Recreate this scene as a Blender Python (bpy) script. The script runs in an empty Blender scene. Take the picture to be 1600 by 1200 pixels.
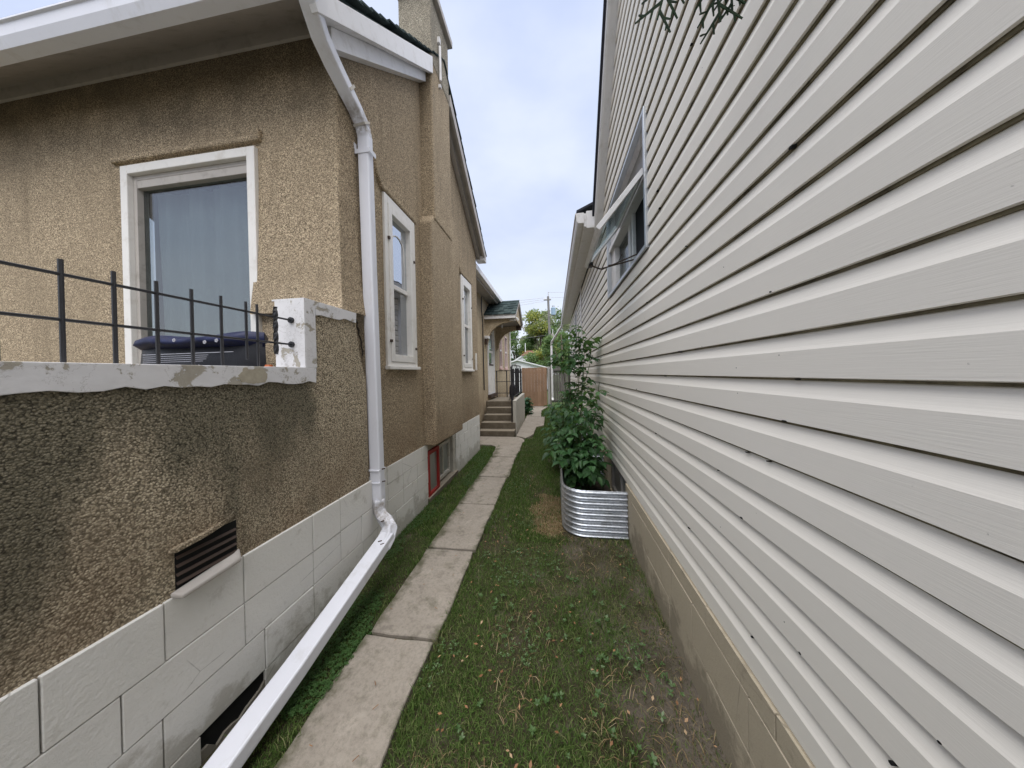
import bpy, bmesh, math, random
import numpy as np
from mathutils import Vector, Matrix
random.seed(7); rng = np.random.default_rng(7)
R = math.radians
sc = bpy.context.scene
COL = sc.collection

# ------------------------------------------------------------------ camera
EYE = 1.54
cam = bpy.data.cameras.new('camera'); camo = bpy.data.objects.new('camera', cam); COL.objects.link(camo)
cam.sensor_width = 36; cam.lens = 450/1600*36; cam.shift_y = -0.00895
cam.clip_start = 0.02; cam.clip_end = 2000
yaw, pitch, roll = 0.14359, -0.005, 0.022
f = Vector((-math.sin(yaw)*math.cos(pitch), math.cos(yaw)*math.cos(pitch), math.sin(pitch)))
r0 = Vector((math.cos(yaw), math.sin(yaw), 0)); u0 = r0.cross(f)
r_ = r0*math.cos(roll) - u0*math.sin(roll); u_ = u0*math.cos(roll) + r0*math.sin(roll)
M = Matrix((r_, u_, -f)).transposed().to_4x4(); M.translation = (0, 0, EYE)
camo.matrix_world = M
sc.camera = camo

# ------------------------------------------------------------------ light
SUN_EL, SUN_AZ = 71.0, 160.0      # azimuth clockwise from +Y
world = bpy.data.worlds.new('World'); sc.world = world; world.use_nodes = True
wn = world.node_tree.nodes; wl = world.node_tree.links; wn.clear()
wout = wn.new('ShaderNodeOutputWorld'); wbg = wn.new('ShaderNodeBackground')
sky = wn.new('ShaderNodeTexSky'); sky.sky_type = 'NISHITA'; sky.sun_disc = False
sky.sun_elevation = R(SUN_EL); sky.sun_rotation = R(SUN_AZ); sky.dust_density = 2.0
SKY_STRENGTH = 0.050
tc = wn.new('ShaderNodeTexCoord'); sep = wn.new('ShaderNodeSeparateXYZ')
wl.new(tc.outputs['Generated'], sep.inputs[0])
nz = wn.new('ShaderNodeTexNoise'); nz.inputs['Scale'].default_value = 2.2; nz.inputs['Detail'].default_value = 5; nz.inputs['Roughness'].default_value = .5
mp = wn.new('ShaderNodeMapping'); mp.inputs['Scale'].default_value = (1, 1, 2.2)
wl.new(tc.outputs['Generated'], mp.inputs[0]); wl.new(mp.outputs[0], nz.inputs['Vector'])
# thin overcast: whiter towards the horizon, lavender blue overhead
hr = wn.new('ShaderNodeValToRGB'); hr.color_ramp.elements[0].position = .0; hr.color_ramp.elements[0].color = (5.3, 5.45, 5.75, 1)
hr.color_ramp.elements[1].position = .75; hr.color_ramp.elements[1].color = (3.45, 3.95, 5.3, 1)
e = hr.color_ramp.elements.new(.3); e.color = (3.8, 4.25, 5.35, 1)
wl.new(sep.outputs['Z'], hr.inputs[0])
cr = wn.new('ShaderNodeMapRange'); cr.inputs[1].default_value = .3; cr.inputs[2].default_value = .7; cr.inputs[3].default_value = .93; cr.inputs[4].default_value = 1.06
wl.new(nz.outputs[0], cr.inputs[0])
cm = wn.new('ShaderNodeMapRange'); cm.inputs[1].default_value = .42; cm.inputs[2].default_value = .68; cm.inputs[4].default_value = .45; wl.new(nz.outputs[0], cm.inputs[0])
wm_ = wn.new('ShaderNodeMix'); wm_.data_type = 'RGBA'; wm_.inputs[7].default_value = (4.75, 4.95, 5.4, 1); wl.new(cm.outputs[0], wm_.inputs[0]); wl.new(hr.outputs[0], wm_.inputs[6])
vm = wn.new('ShaderNodeVectorMath'); vm.operation = 'SCALE'; wl.new(wm_.outputs[2], vm.inputs[0]); wl.new(cr.outputs[0], vm.inputs['Scale'])
mx = wn.new('ShaderNodeMix'); mx.data_type = 'RGBA'; mx.inputs[0].default_value = .92
wl.new(sky.outputs[0], mx.inputs[6]); wl.new(vm.outputs[0], mx.inputs[7])
wl.new(mx.outputs[2], wbg.inputs[0]); wbg.inputs[1].default_value = SKY_STRENGTH
wl.new(wbg.outputs[0], wout.inputs[0])
sl = bpy.data.lights.new('sun', 'SUN'); slo = bpy.data.objects.new('sun', sl); COL.objects.link(slo)
sl.energy = 1.5; sl.angle = R(80); sl.color = (1, .97, .92)
az = R(SUN_AZ); d = Vector((math.sin(az)*math.cos(R(SUN_EL)), math.cos(az)*math.cos(R(SUN_EL)), math.sin(R(SUN_EL))))
slo.rotation_euler = d.to_track_quat('Z', 'Y').to_euler(); slo.location = (0, -3, 12)
vs = sc.view_settings; sc.display_settings.display_device = 'sRGB'
vs.view_transform = 'Standard'; vs.look = 'None'; vs.gamma = 1; vs.use_curve_mapping = False; vs.exposure = 2.0

# ------------------------------------------------------------------ material helper
class NT:
    def __init__(s, name):
        s.m = bpy.data.materials.new(name); s.m.use_nodes = True
        s.n = s.m.node_tree.nodes; s.l = s.m.node_tree.links
        s.b = s.n['Principled BSDF']; s.out = s.n['Material Output']
        g = s.n.new('ShaderNodeNewGeometry'); s.pos = g.outputs['Position']; s.island = g.outputs['Random Per Island']; s.nor = g.outputs['Normal']
    def put(s, sock, v):
        if hasattr(v, 'is_output') or isinstance(v, bpy.types.NodeSocket): s.l.new(v, sock)
        elif v is not None:
            if sock.type == 'RGBA' and len(v) == 3: v = (*v, 1)
            sock.default_value = v
    def noise(s, scale, detail=3, rough=.5, vec=None, stretch=None, dist=0):
        n = s.n.new('ShaderNodeTexNoise'); n.inputs['Scale'].default_value = scale; n.inputs['Detail'].default_value = detail
        n.inputs['Roughness'].default_value = rough; n.inputs['Distortion'].default_value = dist
        v = vec or s.pos
        if stretch:
            m = s.n.new('ShaderNodeMapping'); m.inputs['Scale'].default_value = stretch; s.l.new(v, m.inputs[0]); v = m.outputs[0]
        s.l.new(v, n.inputs['Vector']); return n.outputs[0]
    def vor(s, scale, feature='F1', out=0, stretch=None):
        n = s.n.new('ShaderNodeTexVoronoi'); n.inputs['Scale'].default_value = scale; n.feature = feature
        v = s.pos
        if stretch:
            m = s.n.new('ShaderNodeMapping'); m.inputs['Scale'].default_value = stretch; s.l.new(v, m.inputs[0]); v = m.outputs[0]
        s.l.new(v, n.inputs['Vector']); return n.outputs[out]
    def ramp(s, fac, stops):
        n = s.n.new('ShaderNodeValToRGB'); cr = n.color_ramp
        while len(cr.elements) < len(stops): cr.elements.new(.5)
        for e, (p, c) in zip(cr.elements, stops):
            e.position = p; e.color = (*c, 1) if len(c) == 3 else c
        s.put(n.inputs[0], fac); return n.outputs[0]
    def rng(s, v, a, b, c=0., d=1., smooth=False):
        n = s.n.new('ShaderNodeMapRange'); s.put(n.inputs[0], v)
        if smooth: n.interpolation_type = 'SMOOTHSTEP'
        for i, x in enumerate((a, b, c, d)): n.inputs[i+1].default_value = x
        return n.outputs[0]
    def math(s, op, a, b=None, clamp=False):
        n = s.n.new('ShaderNodeMath'); n.operation = op; n.use_clamp = clamp; s.put(n.inputs[0], a)
        if b is not None: s.put(n.inputs[1], b)
        return n.outputs[0]
    def mix(s, fac, a, b, mode='MIX'):
        n = s.n.new('ShaderNodeMix'); n.data_type = 'RGBA'; n.blend_type = mode
        s.put(n.inputs[0], fac); s.put(n.inputs[6], a); s.put(n.inputs[7], b); return n.outputs[2]
    def xyz(s):
        n = s.n.new('ShaderNodeSeparateXYZ'); s.l.new(s.pos, n.inputs[0]); return n.outputs
    def bump(s, h, strength=.5, dist=.01):
        n = s.n.new('ShaderNodeBump'); n.inputs['Strength'].default_value = strength; n.inputs['Distance'].default_value = dist
        s.put(n.inputs['Height'], h); s.l.new(n.outputs[0], s.b.inputs['Normal'])
    def fin(s, col, rough=.7, metal=0, spec=.3):
        s.put(s.b.inputs['Base Color'], col); s.put(s.b.inputs['Roughness'], rough); s.put(s.b.inputs['Metallic'], metal)
        s.b.inputs['Specular IOR Level'].default_value = spec; return s.m

def simple(name, col, rough=.6, var=.12, scale=6, metal=0, bump=0, spec=.3, dirt=None):
    t = NT(name); n = t.noise(scale, 4, .6)
    c = t.mix(n, tuple(x*(1-var) for x in col), tuple(min(1, x*(1+var)) for x in col))
    if dirt:
        dn = t.rng(t.noise(9, 5, .7), .52, .72); c = t.mix(t.math('MULTIPLY', dn, dirt[1]), c, dirt[0])
    if bump: t.bump(t.noise(scale*12, 3), bump, .004)
    return t.fin(c, rough, metal, spec)

def stucco(name, light, dark, stain=False, sc_=1.0):
    t = NT(name); x, y, z = t.xyz()
    v = t.vor(165*sc_); cellr = t.vor(165*sc_, out=1)
    sep = t.n.new('ShaderNodeSeparateColor'); t.l.new(cellr, sep.inputs[0])
    peb = t.ramp(sep.outputs[0], [(0, tuple(c*.45 for c in light)), (.45, light), (.75, tuple(min(1, c*1.4) for c in light)), (.95, (min(1, light[0]*1.9), light[1]*1.95, light[2]*2.0))])
    gap = t.rng(v, .38, .75, 0, 1, True)
    gap = t.math('MULTIPLY', gap, t.rng(t.noise(60*sc_, 3, .6), .36, .6, .25, 1))
    c = t.mix(gap, peb, dark)
    patch = t.noise(2.4, 5, .62); c = t.mix(t.rng(patch, .35, .7, 0, .45), c, tuple(q*.68 for q in light), 'MIX')
    streak = t.rng(t.noise(5, 5, .65, stretch=(1, 1, .16)), .5, .75, 0, .55)
    c = t.mix(streak, c, tuple(q*.42 for q in light))
    c = t.mix(t.math('MULTIPLY', t.rng(z, .75, 1.25, .4, 0), t.rng(t.noise(4, 4), .35, .6)), c, (.17, .105, .06))
    if stain:
        up = t.rng(z, .55, 1.50, 0, 1); n2 = t.noise(3.2, 5, .6, stretch=(1, 1, .3))
        s1 = t.rng(t.math('ADD', n2, t.math('MULTIPLY', up, .38)), .58, .82, 0, 1, True)
        edge = t.math('ADD', y, t.math('MULTIPLY', t.noise(7, 4, .6), .16)); lim = t.rng(edge, 1.60, 1.70, 1, 0, True)
        s1 = t.math('MULTIPLY', t.math('MULTIPLY', s1, lim), .72)
        c = t.mix(s1, c, t.mix(gap, (.105, .10, .07), (.02, .02, .016)))
    else:  # washed-down dirt plus eave shade painted in, strongest on the front wall
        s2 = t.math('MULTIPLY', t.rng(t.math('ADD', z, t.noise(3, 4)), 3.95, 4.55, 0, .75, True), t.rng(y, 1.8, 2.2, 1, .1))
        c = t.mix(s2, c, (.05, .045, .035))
    h = t.math('ADD', t.math('MULTIPLY', t.math('SUBTRACT', 1., v), 1.), t.math('MULTIPLY', t.noise(30, 4, .65), 2.2))
    t.bump(h, .9, .0045)
    return t.fin(c, .93, 0, .15)

STUCCO = stucco('pebble_dash', (.44, .35, .24), (.085, .064, .042))
STUCCO_P = stucco('pebble_dash_parapet', (.40, .335, .24), (.075, .062, .042), True)
STUCCO_C = stucco('pebble_dash_grey', (.38, .34, .27), (.1, .09, .07))
STUCCO_FAR = stucco('pebble_dash_far', (.50, .41, .285), (.22, .17, .11))
def painted_block(name, base, dirtc, amt=.5):
    t = NT(name); x, y, z = t.xyz()
    c = t.mix(t.noise(7, 5, .6), tuple(q*.9 for q in base), base)
    low = t.rng(z, 0, .3, 1, 0)
    d = t.rng(t.math('ADD', t.noise(5.5, 6, .7), t.math('MULTIPLY', low, .30)), .58, .70)
    c = t.mix(t.math('MULTIPLY', d, amt), c, dirtc)
    cr = t.vor(2.3, 'DISTANCE_TO_EDGE'); crm = t.rng(t.math('ADD', cr, t.math('MULTIPLY', t.noise(14, 4), .012)), .006, .011, .5, 0)
    c = t.mix(t.math('MULTIPLY', crm, t.rng(t.noise(1.7), .5, .56)), c, (.08, .075, .065))
    t.bump(t.noise(60, 5, .7), .55, .006); return t.fin(c, .8, 0, .25)
WBLOCK = painted_block('white_painted_block', (.74, .725, .69), (.33, .30, .25), .55)
BBLOCK = painted_block('beige_painted_block', (.44, .38, .285), (.22, .19, .14), .75)
MORTAR = simple('painted_mortar', (.40, .385, .35), .9, .2, 30, bump=.3)
MORTAR_B = simple('beige_mortar', (.52, .45, .33), .9, .2, 30, bump=.3)
def peeling(name, base):
    t = NT(name); x, y, z = t.xyz(); n = t.noise(9, 6, .65, dist=.4)
    m = t.rng(n, .565, .575); c = t.mix(t.noise(25, 4, .7), tuple(q*.88 for q in base), base)
    e = t.rng(n, .54, .566, 0, .45); c = t.mix(e, c, (.42, .40, .38))
    c = t.mix(m, c, t.mix(t.noise(30, 4), (.30, .27, .22), (.45, .42, .36)))
    cr = t.vor(9, 'DISTANCE_TO_EDGE', stretch=(1, 1, 1)); c = t.mix(t.math('MULTIPLY', t.rng(t.noise(4, 7, .75, dist=.8), .497, .503, 0, 1), t.rng(t.noise(4, 7, .75, dist=.8), .503, .509, .6, 0)), c, (.2, .18, .16))
    t.bump(t.math('SUBTRACT', t.noise(14, 4), t.math('MULTIPLY', m, .6)), .5, .006); return t.fin(c, .6, 0, .35)
PEEL = peeling('peeling_white_paint', (.72, .71, .72))
WHITE = simple('white_trim', (.70, .69, .69), .45, .06, 3, spec=.4, dirt=((.42, .39, .34), .45))
WHITE_W = simple('white_window_paint', (.74, .72, .69), .5, .06, 5, dirt=((.45, .40, .33), .4), spec=.35)
def enamel():
    t = NT('white_enamel'); x, y, z = t.xyz(); c = t.mix(t.noise(2, 4), (.68, .69, .75), (.76, .77, .83))
    c = t.mix(t.rng(t.noise(8, 6, .7, stretch=(1, 1, .3)), .55, .78, 0, .4), c, (.42, .40, .37))
    a = t.math('MULTIPLY', t.rng(z, .36, .44, 0, 1, True), t.rng(z, .52, .60, 1, 0, True)); b = t.math('MULTIPLY', t.rng(z, 3.42, 3.48, 0, 1, True), t.rng(z, 3.53, 3.62, 1, 0, True))
    m = t.math('MULTIPLY', t.math('MAXIMUM', a, b), t.rng(t.noise(22, 5, .7), .38, .6, 0, .8)); c = t.mix(m, c, (.22, .18, .14))
    t.bump(t.noise(6, 3), .25, .01); return t.fin(c, t.rng(t.noise(5, 4), .3, .7, .32, .6), 0, .45)
SPOUT = enamel()
GREYTRIM = simple('weathered_grey_trim', (.42, .39, .36), .6, .15, 5, dirt=((.2, .18, .15), .5))
DIRTYWHITE = simple('dirty_white_trim', (.50, .47, .42), .6, .15, 8, dirt=((.2, .17, .12), .7))
BLACK = simple('black_iron', (.014, .014, .017), .45, .3, 30, spec=.5, bump=.3)
DARK = simple('dark_void', (.008, .008, .008), .9)
CRACK = simple('crack_shadow', (.03, .024, .018), .95)
ALU = simple('aluminium', (.50, .52, .54), .38, .1, 8, metal=.75)
RED = simple('red_paint', (.30, .025, .022), .55, .2, 14, dirt=((.12, .04, .03), .5))
BROWN = simple('dark_brown', (.06, .04, .03), .6)
BROWNROOF = simple('brown_roof', (.17, .085, .06), .9, .2, 8)
def concrete(name, a, b, moss=0, riser_shade_dirt=0):
    t = NT(name); x, y, z = t.xyz(); n = t.noise(3.5, 7, .68); c = t.mix(n, a, b)
    c = t.mix(t.rng(t.noise(55, 4, .7), .45, .7, 0, .4), c, tuple(q*.55 for q in a))
    c = t.mix(t.rng(t.noise(9, 6, .7), .55, .72, 0, .5), c, tuple(q*.5 for q in a))
    c = t.mix(t.rng(t.noise(5, 6, .72, stretch=(1, .6, 1), dist=.6), .6, .74, 0, .4), c, tuple(min(1, q*1.35) for q in b))
    sp = t.vor(120, out=0); c = t.mix(t.rng(sp, .08, .16, .35, 0), c, (.09, .08, .07))
    if moss:
        e = t.math('MULTIPLY', t.rng(y, 5.5, 5.9, 1, 0), t.math('MAXIMUM', t.rng(x, -1.04, -1.13, 0, 1), t.rng(x, -.76, -.70, 0, .6)))
        mm = t.math('MULTIPLY', t.rng(t.math('ADD', t.noise(8, 5, .7), t.math('MULTIPLY', e, .3)), .55, .8), moss)
        c = t.mix(mm, c, (.10, .095, .06))
    if riser_shade_dirt:
        ns = t.n.new('ShaderNodeSeparateXYZ'); t.l.new(t.nor, ns.inputs[0]); c = t.mix(t.math('MULTIPLY', t.rng(ns.outputs[2], .3, .8, .75, 0), t.rng(t.noise(7, 5, .7), .3, .6, .5, 1)), c, (.075, .06, .042))  # upright faces darker: dirt plus riser shade painted into the colour
    t.bump(t.math('ADD', t.noise(140, 4, .7), t.noise(20, 4)), .5, .005); return t.fin(c, .88, 0, .2)
CONC = concrete('sidewalk_concrete', (.235, .205, .17), (.42, .375, .32), .95)
STEP = concrete('step_concrete', (.21, .18, .14), (.34, .295, .23), riser_shade_dirt=1)
def siding():
    t = NT('cream_vinyl'); x, y, z = t.xyz()
    g = t.noise(1, 3, .6, stretch=(30, 9, 330)); c = t.mix(t.noise(1.2, 3), (.76, .72, .65), (.82, .78, .71))
    c = t.mix(t.rng(t.noise(2.2, 5, .7, stretch=(1, .35, 1)), .55, .8, 0, .22), c, (.46, .43, .37))
    sp = t.vor(22, out=0); spm = t.math('MULTIPLY', t.rng(sp, .035, .055, 1, 0), t.rng(t.noise(9, 3), .58, .62)); c = t.mix(spm, c, (.04, .035, .03))
    t.bump(g, .2, .0018); return t.fin(c, .48, 0, .35)
SIDING = siding()
def shade_grime():
    t = NT('lap_shade_and_grime'); c = t.ramp(t.noise(16, 5, .7, stretch=(1, .5, 1)), [(.4, (.23, .20, .13)), (.6, (.10, .085, .055)), (.72, (.02, .018, .015))]); return t.fin(c, .9, 0, .1)
LAP_SHADE_GRIME = shade_grime()
def glass(name, base, gl=.4, rough=.02):
    t = NT(name); c = t.mix(t.noise(3, 3), tuple(q*.8 for q in base), base); t.fin(c, .3, 0, .4)
    g = t.n.new('ShaderNodeBsdfGlossy'); g.inputs['Roughness'].default_value = rough; g.inputs['Color'].default_value = (.86, .9, .95, 1)
    b = t.n.new('ShaderNodeBump'); b.inputs['Strength'].default_value = .04; b.inputs['Distance'].default_value = .02; t.l.new(t.noise(5, 1), b.inputs['Height']); t.l.new(b.outputs[0], g.inputs['Normal'])
    m = t.n.new('ShaderNodeMixShader'); m.inputs[0].default_value = gl; t.l.new(t.b.outputs[0], m.inputs[1]); t.l.new(g.outputs[0], m.inputs[2]); t.l.new(m.outputs[0], t.out.inputs[0]); return t.m
def thin_glass(name, tint, gl=.15):
    t = NT(name); tr = t.n.new('ShaderNodeBsdfTransparent'); tr.inputs[0].default_value = (*tint, 1)
    g = t.n.new('ShaderNodeBsdfGlossy'); g.inputs['Roughness'].default_value = .02
    m = t.n.new('ShaderNodeMixShader'); m.inputs[0].default_value = gl; t.l.new(tr.outputs[0], m.inputs[1]); t.l.new(g.outputs[0], m.inputs[2]); t.l.new(m.outputs[0], t.out.inputs[0]); return t.m
PANE = glass('window_glass', (.10, .11, .12), .62)
PANE_LOW = glass('lower_window_glass', (.05, .055, .055), .42)
PANE_FRONT = thin_glass('front_window_glass', (.66, .70, .71), .18)
PANE_DULL = glass('dusty_glass', (.24, .25, .235), .15, .3)
SCREEN = simple('bug_screen', (.012, .013, .017), .75, .3, 200)
SASHGLASS = thin_glass('sash_glass', (.72, .80, .82), .18)
def curtain():
    t = NT('sheer_curtain'); c = t.mix(t.noise(5, 3, .5, stretch=(3, 1, .5), dist=1), (.36, .41, .40), (.55, .60, .585)); return t.fin(c, .9)
CURTAIN = curtain()
def shingle(name, a, b):
    t = NT(name); oi = t.n.new('ShaderNodeObjectInfo'); c = t.mix(t.math('FRACT', t.math('ADD', t.island, oi.outputs['Random'])), a, b); c = t.mix(t.rng(t.noise(160, 2), .4, .6, 0, .5), c, tuple(q*.4 for q in a)); t.bump(t.noise(200, 3), .5, .004); return t.fin(c, .95, 0, .1)
SHINGLE = shingle('green_shingle', (.018, .030, .032), (.062, .084, .082))
def wood(name, a, b, sx=(26, 26, 1.2), knots=False):
    t = NT(name); g = t.noise(1, 6, .6, stretch=sx, dist=.5); c = t.mix(g, a, b)
    oi = t.n.new('ShaderNodeObjectInfo'); c = t.mix(t.rng(oi.outputs['Random'], 0, 1, 0, .35), c, tuple(q*.6 for q in a))
    c = t.mix(t.rng(t.noise(3, 4), .5, .75, 0, .35), c, tuple(q*.55 for q in a)); t.bump(g, .4, .004); return t.fin(c, .85, 0, .2)
CEDAR = wood('cedar_board', (.27, .165, .105), (.40, .265, .18))
GREYWOOD = wood('grey_weathered_wood', (.115, .105, .095), (.24, .225, .205))
DARKWOOD = wood('dark_picket_wood', (.022, .022, .026), (.05, .05, .055))
POST = wood('pale_post_wood', (.30, .29, .27), (.46, .44, .42))
POLE = wood('pole_wood', (.15, .14, .135), (.26, .25, .24))
def galv():
    t = NT('galvanized_steel'); v = t.vor(60, out=1); s = t.n.new('ShaderNodeSeparateColor'); t.l.new(v, s.inputs[0])
    c = t.mix(s.outputs[0], (.48, .51, .56), (.68, .71, .76)); c = t.mix(t.rng(t.noise(6, 5, .7), .5, .72, 0, .6), c, (.26, .26, .25))
    return t.fin(c, t.rng(s.outputs[1], 0, 1, .30, .46), .9, .5)
GALV = galv()
def leafmat(name, a, b, c3=None, trans=.25, edge=.12):
    t = NT(name); oi = t.n.new('ShaderNodeObjectInfo')
    k = t.math('FRACT', t.math('ADD', t.island, oi.outputs['Random']))
    st = [(0, a), (.75, b)] + ([(1, c3)] if c3 else [])
    c = t.ramp(k, st); c = t.mix(t.rng(t.noise(70, 3), .4, .7, 0, .3), c, tuple(q*.6 for q in a))
    t.fin(c, .5, 0, .35)
    tl = t.n.new('ShaderNodeBsdfTranslucent'); t.put(tl.inputs[0], t.mix(.5, c, (.25, .4, .08)))
    m = t.n.new('ShaderNodeMixShader'); m.inputs[0].default_value = trans; t.l.new(t.b.outputs[0], m.inputs[1]); t.l.new(tl.outputs[0], m.inputs[2]); t.l.new(m.outputs[0], t.out.inputs[0]); return t.m
LEAF = leafmat('shrub_leaf', (.03, .085, .032), (.06, .15, .05), (.12, .23, .08), .3)
LEAF2 = leafmat('darker_shrub_leaf', (.020, .055, .020), (.04, .10, .032), (.06, .14, .045))
TREE_G = leafmat('tree_leaf_green', (.07, .13, .045), (.14, .22, .08), (.20, .27, .10), .35)
TREE_Y = leafmat('tree_leaf_yellowing', (.17, .23, .06), (.34, .34, .08), (.55, .42, .08), .35)
TREE_S = leafmat('tree_leaf_pale', (.18, .21, .12), (.32, .34, .22), (.38, .38, .27), .35)
CEDARLEAF = leafmat('cedar_foliage', (.010, .028, .012), (.018, .045, .018), None, .1)
HOSTA = leafmat('broad_blue_leaf', (.03, .10, .055), (.075, .18, .11), None, .2)
BARK = simple('bark', (.13, .105, .08), .9, .3, 20, bump=.6)
STEM = simple('green_stem', (.09, .115, .045), .7, .25, 12)
def grassmat():
    t = NT('grass_blade'); x, y, z = t.xyz()
    k = t.ramp(t.island, [(0, (.05, .098, .02)), (.5, (.092, .16, .034)), (.85, (.14, .20, .055)), (1, (.26, .26, .12))])
    dry = t.rng(t.math('ADD', t.noise(2.3, 4, .6), t.math('MULTIPLY', t.rng(x, -.15, .65, 0, 1), .20)),   .56, .76, 0, .85)
    sel = t.math('MULTIPLY', dry, t.rng(t.math('FRACT', t.math('MULTIPLY', t.island, 17.3)), .25, .6))
    lush = t.rng(y, 3.0, 6.0, 0, 1); c = t.mix(t.math('MULTIPLY', lush, .4), k, t.mix(t.island, (.05, .12, .022), (.09, .17, .035)))
    c = t.mix(sel, c, t.mix(t.island, (.17, .14, .075), (.30, .25, .15))); t.fin(c, .7, 0, .2)
    tl = t.n.new('ShaderNodeBsdfTranslucent'); t.put(tl.inputs[0], c)
    m = t.n.new('ShaderNodeMixShader'); m.inputs[0].default_value = .25; t.l.new(t.b.outputs[0], m.inputs[1]); t.l.new(tl.outputs[0], m.inputs[2]); t.l.new(m.outputs[0], t.out.inputs[0]); return t.m
GRASS = grassmat()
STRAW = leafmat('dry_straw', (.16, .105, .05), (.33, .23, .115), (.45, .36, .22), .1)
DEAD = leafmat('fallen_leaf_brown', (.20, .09, .04), (.36, .19, .09), (.5, .36, .22), .1)
WEED = leafmat('weed_leaf', (.05, .105, .028), (.095, .165, .055), (.19, .25, .14), .2)
CLOVER = leafmat('clover_leaf', (.035, .085, .02), (.06, .13, .032), (.085, .16, .05), .25)
def soil():
    t = NT('lawn_soil'); x, y, z = t.xyz(); n = t.noise(6, 6, .7)
    c = t.mix(n, (.035, .032, .018), (.085, .075, .045))
    bare = t.rng(t.math('ADD', t.noise(3.1, 5, .65), t.math('MULTIPLY', t.rng(x, -.1, .6, 0, 1), .22)), .55, .75)
    c = t.mix(bare, c, t.mix(t.noise(60, 5, .7), (.085, .07, .055), (.20, .17, .135)))
    far = t.rng(y, 4, 13, 0, .8); c = t.mix(far, c, (.045, .075, .02)); t.bump(t.noise(70, 6, .7), .8, .02); return t.fin(c, .95, 0, .1)
SOIL = soil()
ROOMDARK = simple('room_dark', (.035, .035, .033), .9)

# ------------------------------------------------------------------ object helpers
ORG = {}
def reg(o, loc): ORG[o.name] = Vector(loc)
def thing(name, label=None, cat=None, loc=(0, 0, 0), group=None, kind=None):
    o = bpy.data.objects.new(name, None); COL.objects.link(o); o.location = loc; o.empty_display_size = .1; reg(o, loc)
    tag(o, label, cat, group, kind); return o
def tag(o, label=None, cat=None, group=None, kind=None):
    for k, v in (('label', label), ('category', cat), ('group', group), ('kind', kind)):
        if v: o[k] = v
    return o
class MB:
    def __init__(s): s.v = []; s.f = []
    def add(s, vs, fs):
        b = len(s.v); s.v += [tuple(p) for p in vs]; s.f += [tuple(i+b for i in q) for q in fs]; return s
    def box(s, x0, x1, y0, y1, z0, z1):
        x0, x1 = sorted((x0, x1)); y0, y1 = sorted((y0, y1)); z0, z1 = sorted((z0, z1))
        return s.add([(x, y, z) for z in (z0, z1) for y in (y0, y1) for x in (x0, x1)],
                     [(0, 2, 3, 1), (4, 5, 7, 6), (0, 1, 5, 4), (2, 6, 7, 3), (0, 4, 6, 2), (1, 3, 7, 5)])
    def quad(s, *p): return s.add(p, [tuple(range(len(p)))])
    def prism(s, poly, vec):
        n = len(poly); vec = Vector(vec); a = [Vector(p) for p in poly]; b = [p+vec for p in a]
        return s.add(a+b, [tuple(range(n))[::-1], tuple(range(n, 2*n))] + [(i, (i+1) % n, n+(i+1) % n, n+i) for i in range(n)])
    def sweep(s, path, w, h, side=(1, 0, 0), cap=True):
        P = [Vector(p) for p in path]; n = len(P); base = len(s.v); ws = w if isinstance(w, (list, tuple)) else [w]*n; hs = h if isinstance(h, (list, tuple)) else [h]*n
        for i, p in enumerate(P):
            a = (P[i]-P[i-1]).normalized() if i else (P[1]-P[0]).normalized(); b = (P[i+1]-P[i]).normalized() if i < n-1 else a
            t = (a+b).normalized(); sd = Vector(side); sd = (sd - t*sd.dot(t)).normalized(); up = sd.cross(t)
            k = 1/max(.5, t.dot(a)); m = 1
            for sx, sy in ((-1, -1), (1, -1), (1, 1), (-1, 1)): s.v.append(tuple(p+sd*(sx*ws[i]/2)+up*(sy*hs[i]/2*k)))
        for i in range(n-1):
            for j in range(4): a = base+4*i; s.f.append((a+j, a+(j+1) % 4, a+4+(j+1) % 4, a+4+j))
        if cap: s.f.append((base+3, base+2, base+1, base)); e = base+4*(n-1); s.f.append((e, e+1, e+2, e+3))
        return s
    def tube(s, path, r, seg=8, twist=0):
        P = [Vector(p) for p in path]; n = len(P); base = len(s.v); rs = r if isinstance(r, (list, tuple)) else [r]*n
        ref = Vector((0, 0, 1)) if abs((P[-1]-P[0]).normalized().z) < .8 else Vector((1, 0, 0))
        for i, p in enumerate(P):
            a = P[max(i-1, 0)]; b = P[min(i+1, n-1)]; t = (b-a).normalized(); u = (ref - t*ref.dot(t)).normalized(); v = t.cross(u)
            for j in range(seg): an = 2*math.pi*j/seg+twist*i; s.v.append(tuple(p+u*math.cos(an)*rs[i]+v*math.sin(an)*rs[i]))
        for i in range(n-1):
            for j in range(seg): a = base+seg*i; s.f.append((a+j, a+(j+1) % seg, a+seg+(j+1) % seg, a+seg+j))
        s.f.append(tuple(base+j for j in range(seg))[::-1]); e = base+seg*(n-1); s.f.append(tuple(e+j for j in range(seg))); return s
    def build(s, name, mat, parent=None, bevel=0, smooth=False, **kw):
        me = bpy.data.meshes.new(name); o = bpy.data.objects.new(name, me); COL.objects.link(o)
        off = Vector((0, 0, 0))
        if parent is not None:
            o.parent = parent; off = ORG[parent.name]
        vs = s.v if off.length == 0 else [(x-off.x, y-off.y, z-off.z) for x, y, z in s.v]
        me.from_pydata(vs, [], s.f); me.materials.append(mat); me.validate(); me.update()
        bm = bmesh.new(); bm.from_mesh(me); bmesh.ops.recalc_face_normals(bm, faces=bm.faces); bm.to_mesh(me); bm.free()
        if smooth: me.polygons.foreach_set('use_smooth', [True]*len(me.polygons))
        if bevel:
            md = o.modifiers.new('bevel', 'BEVEL'); md.width = bevel; md.segments = 2; md.limit_method = 'ANGLE'
        reg(o, off); tag(o, **kw); return o
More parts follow.
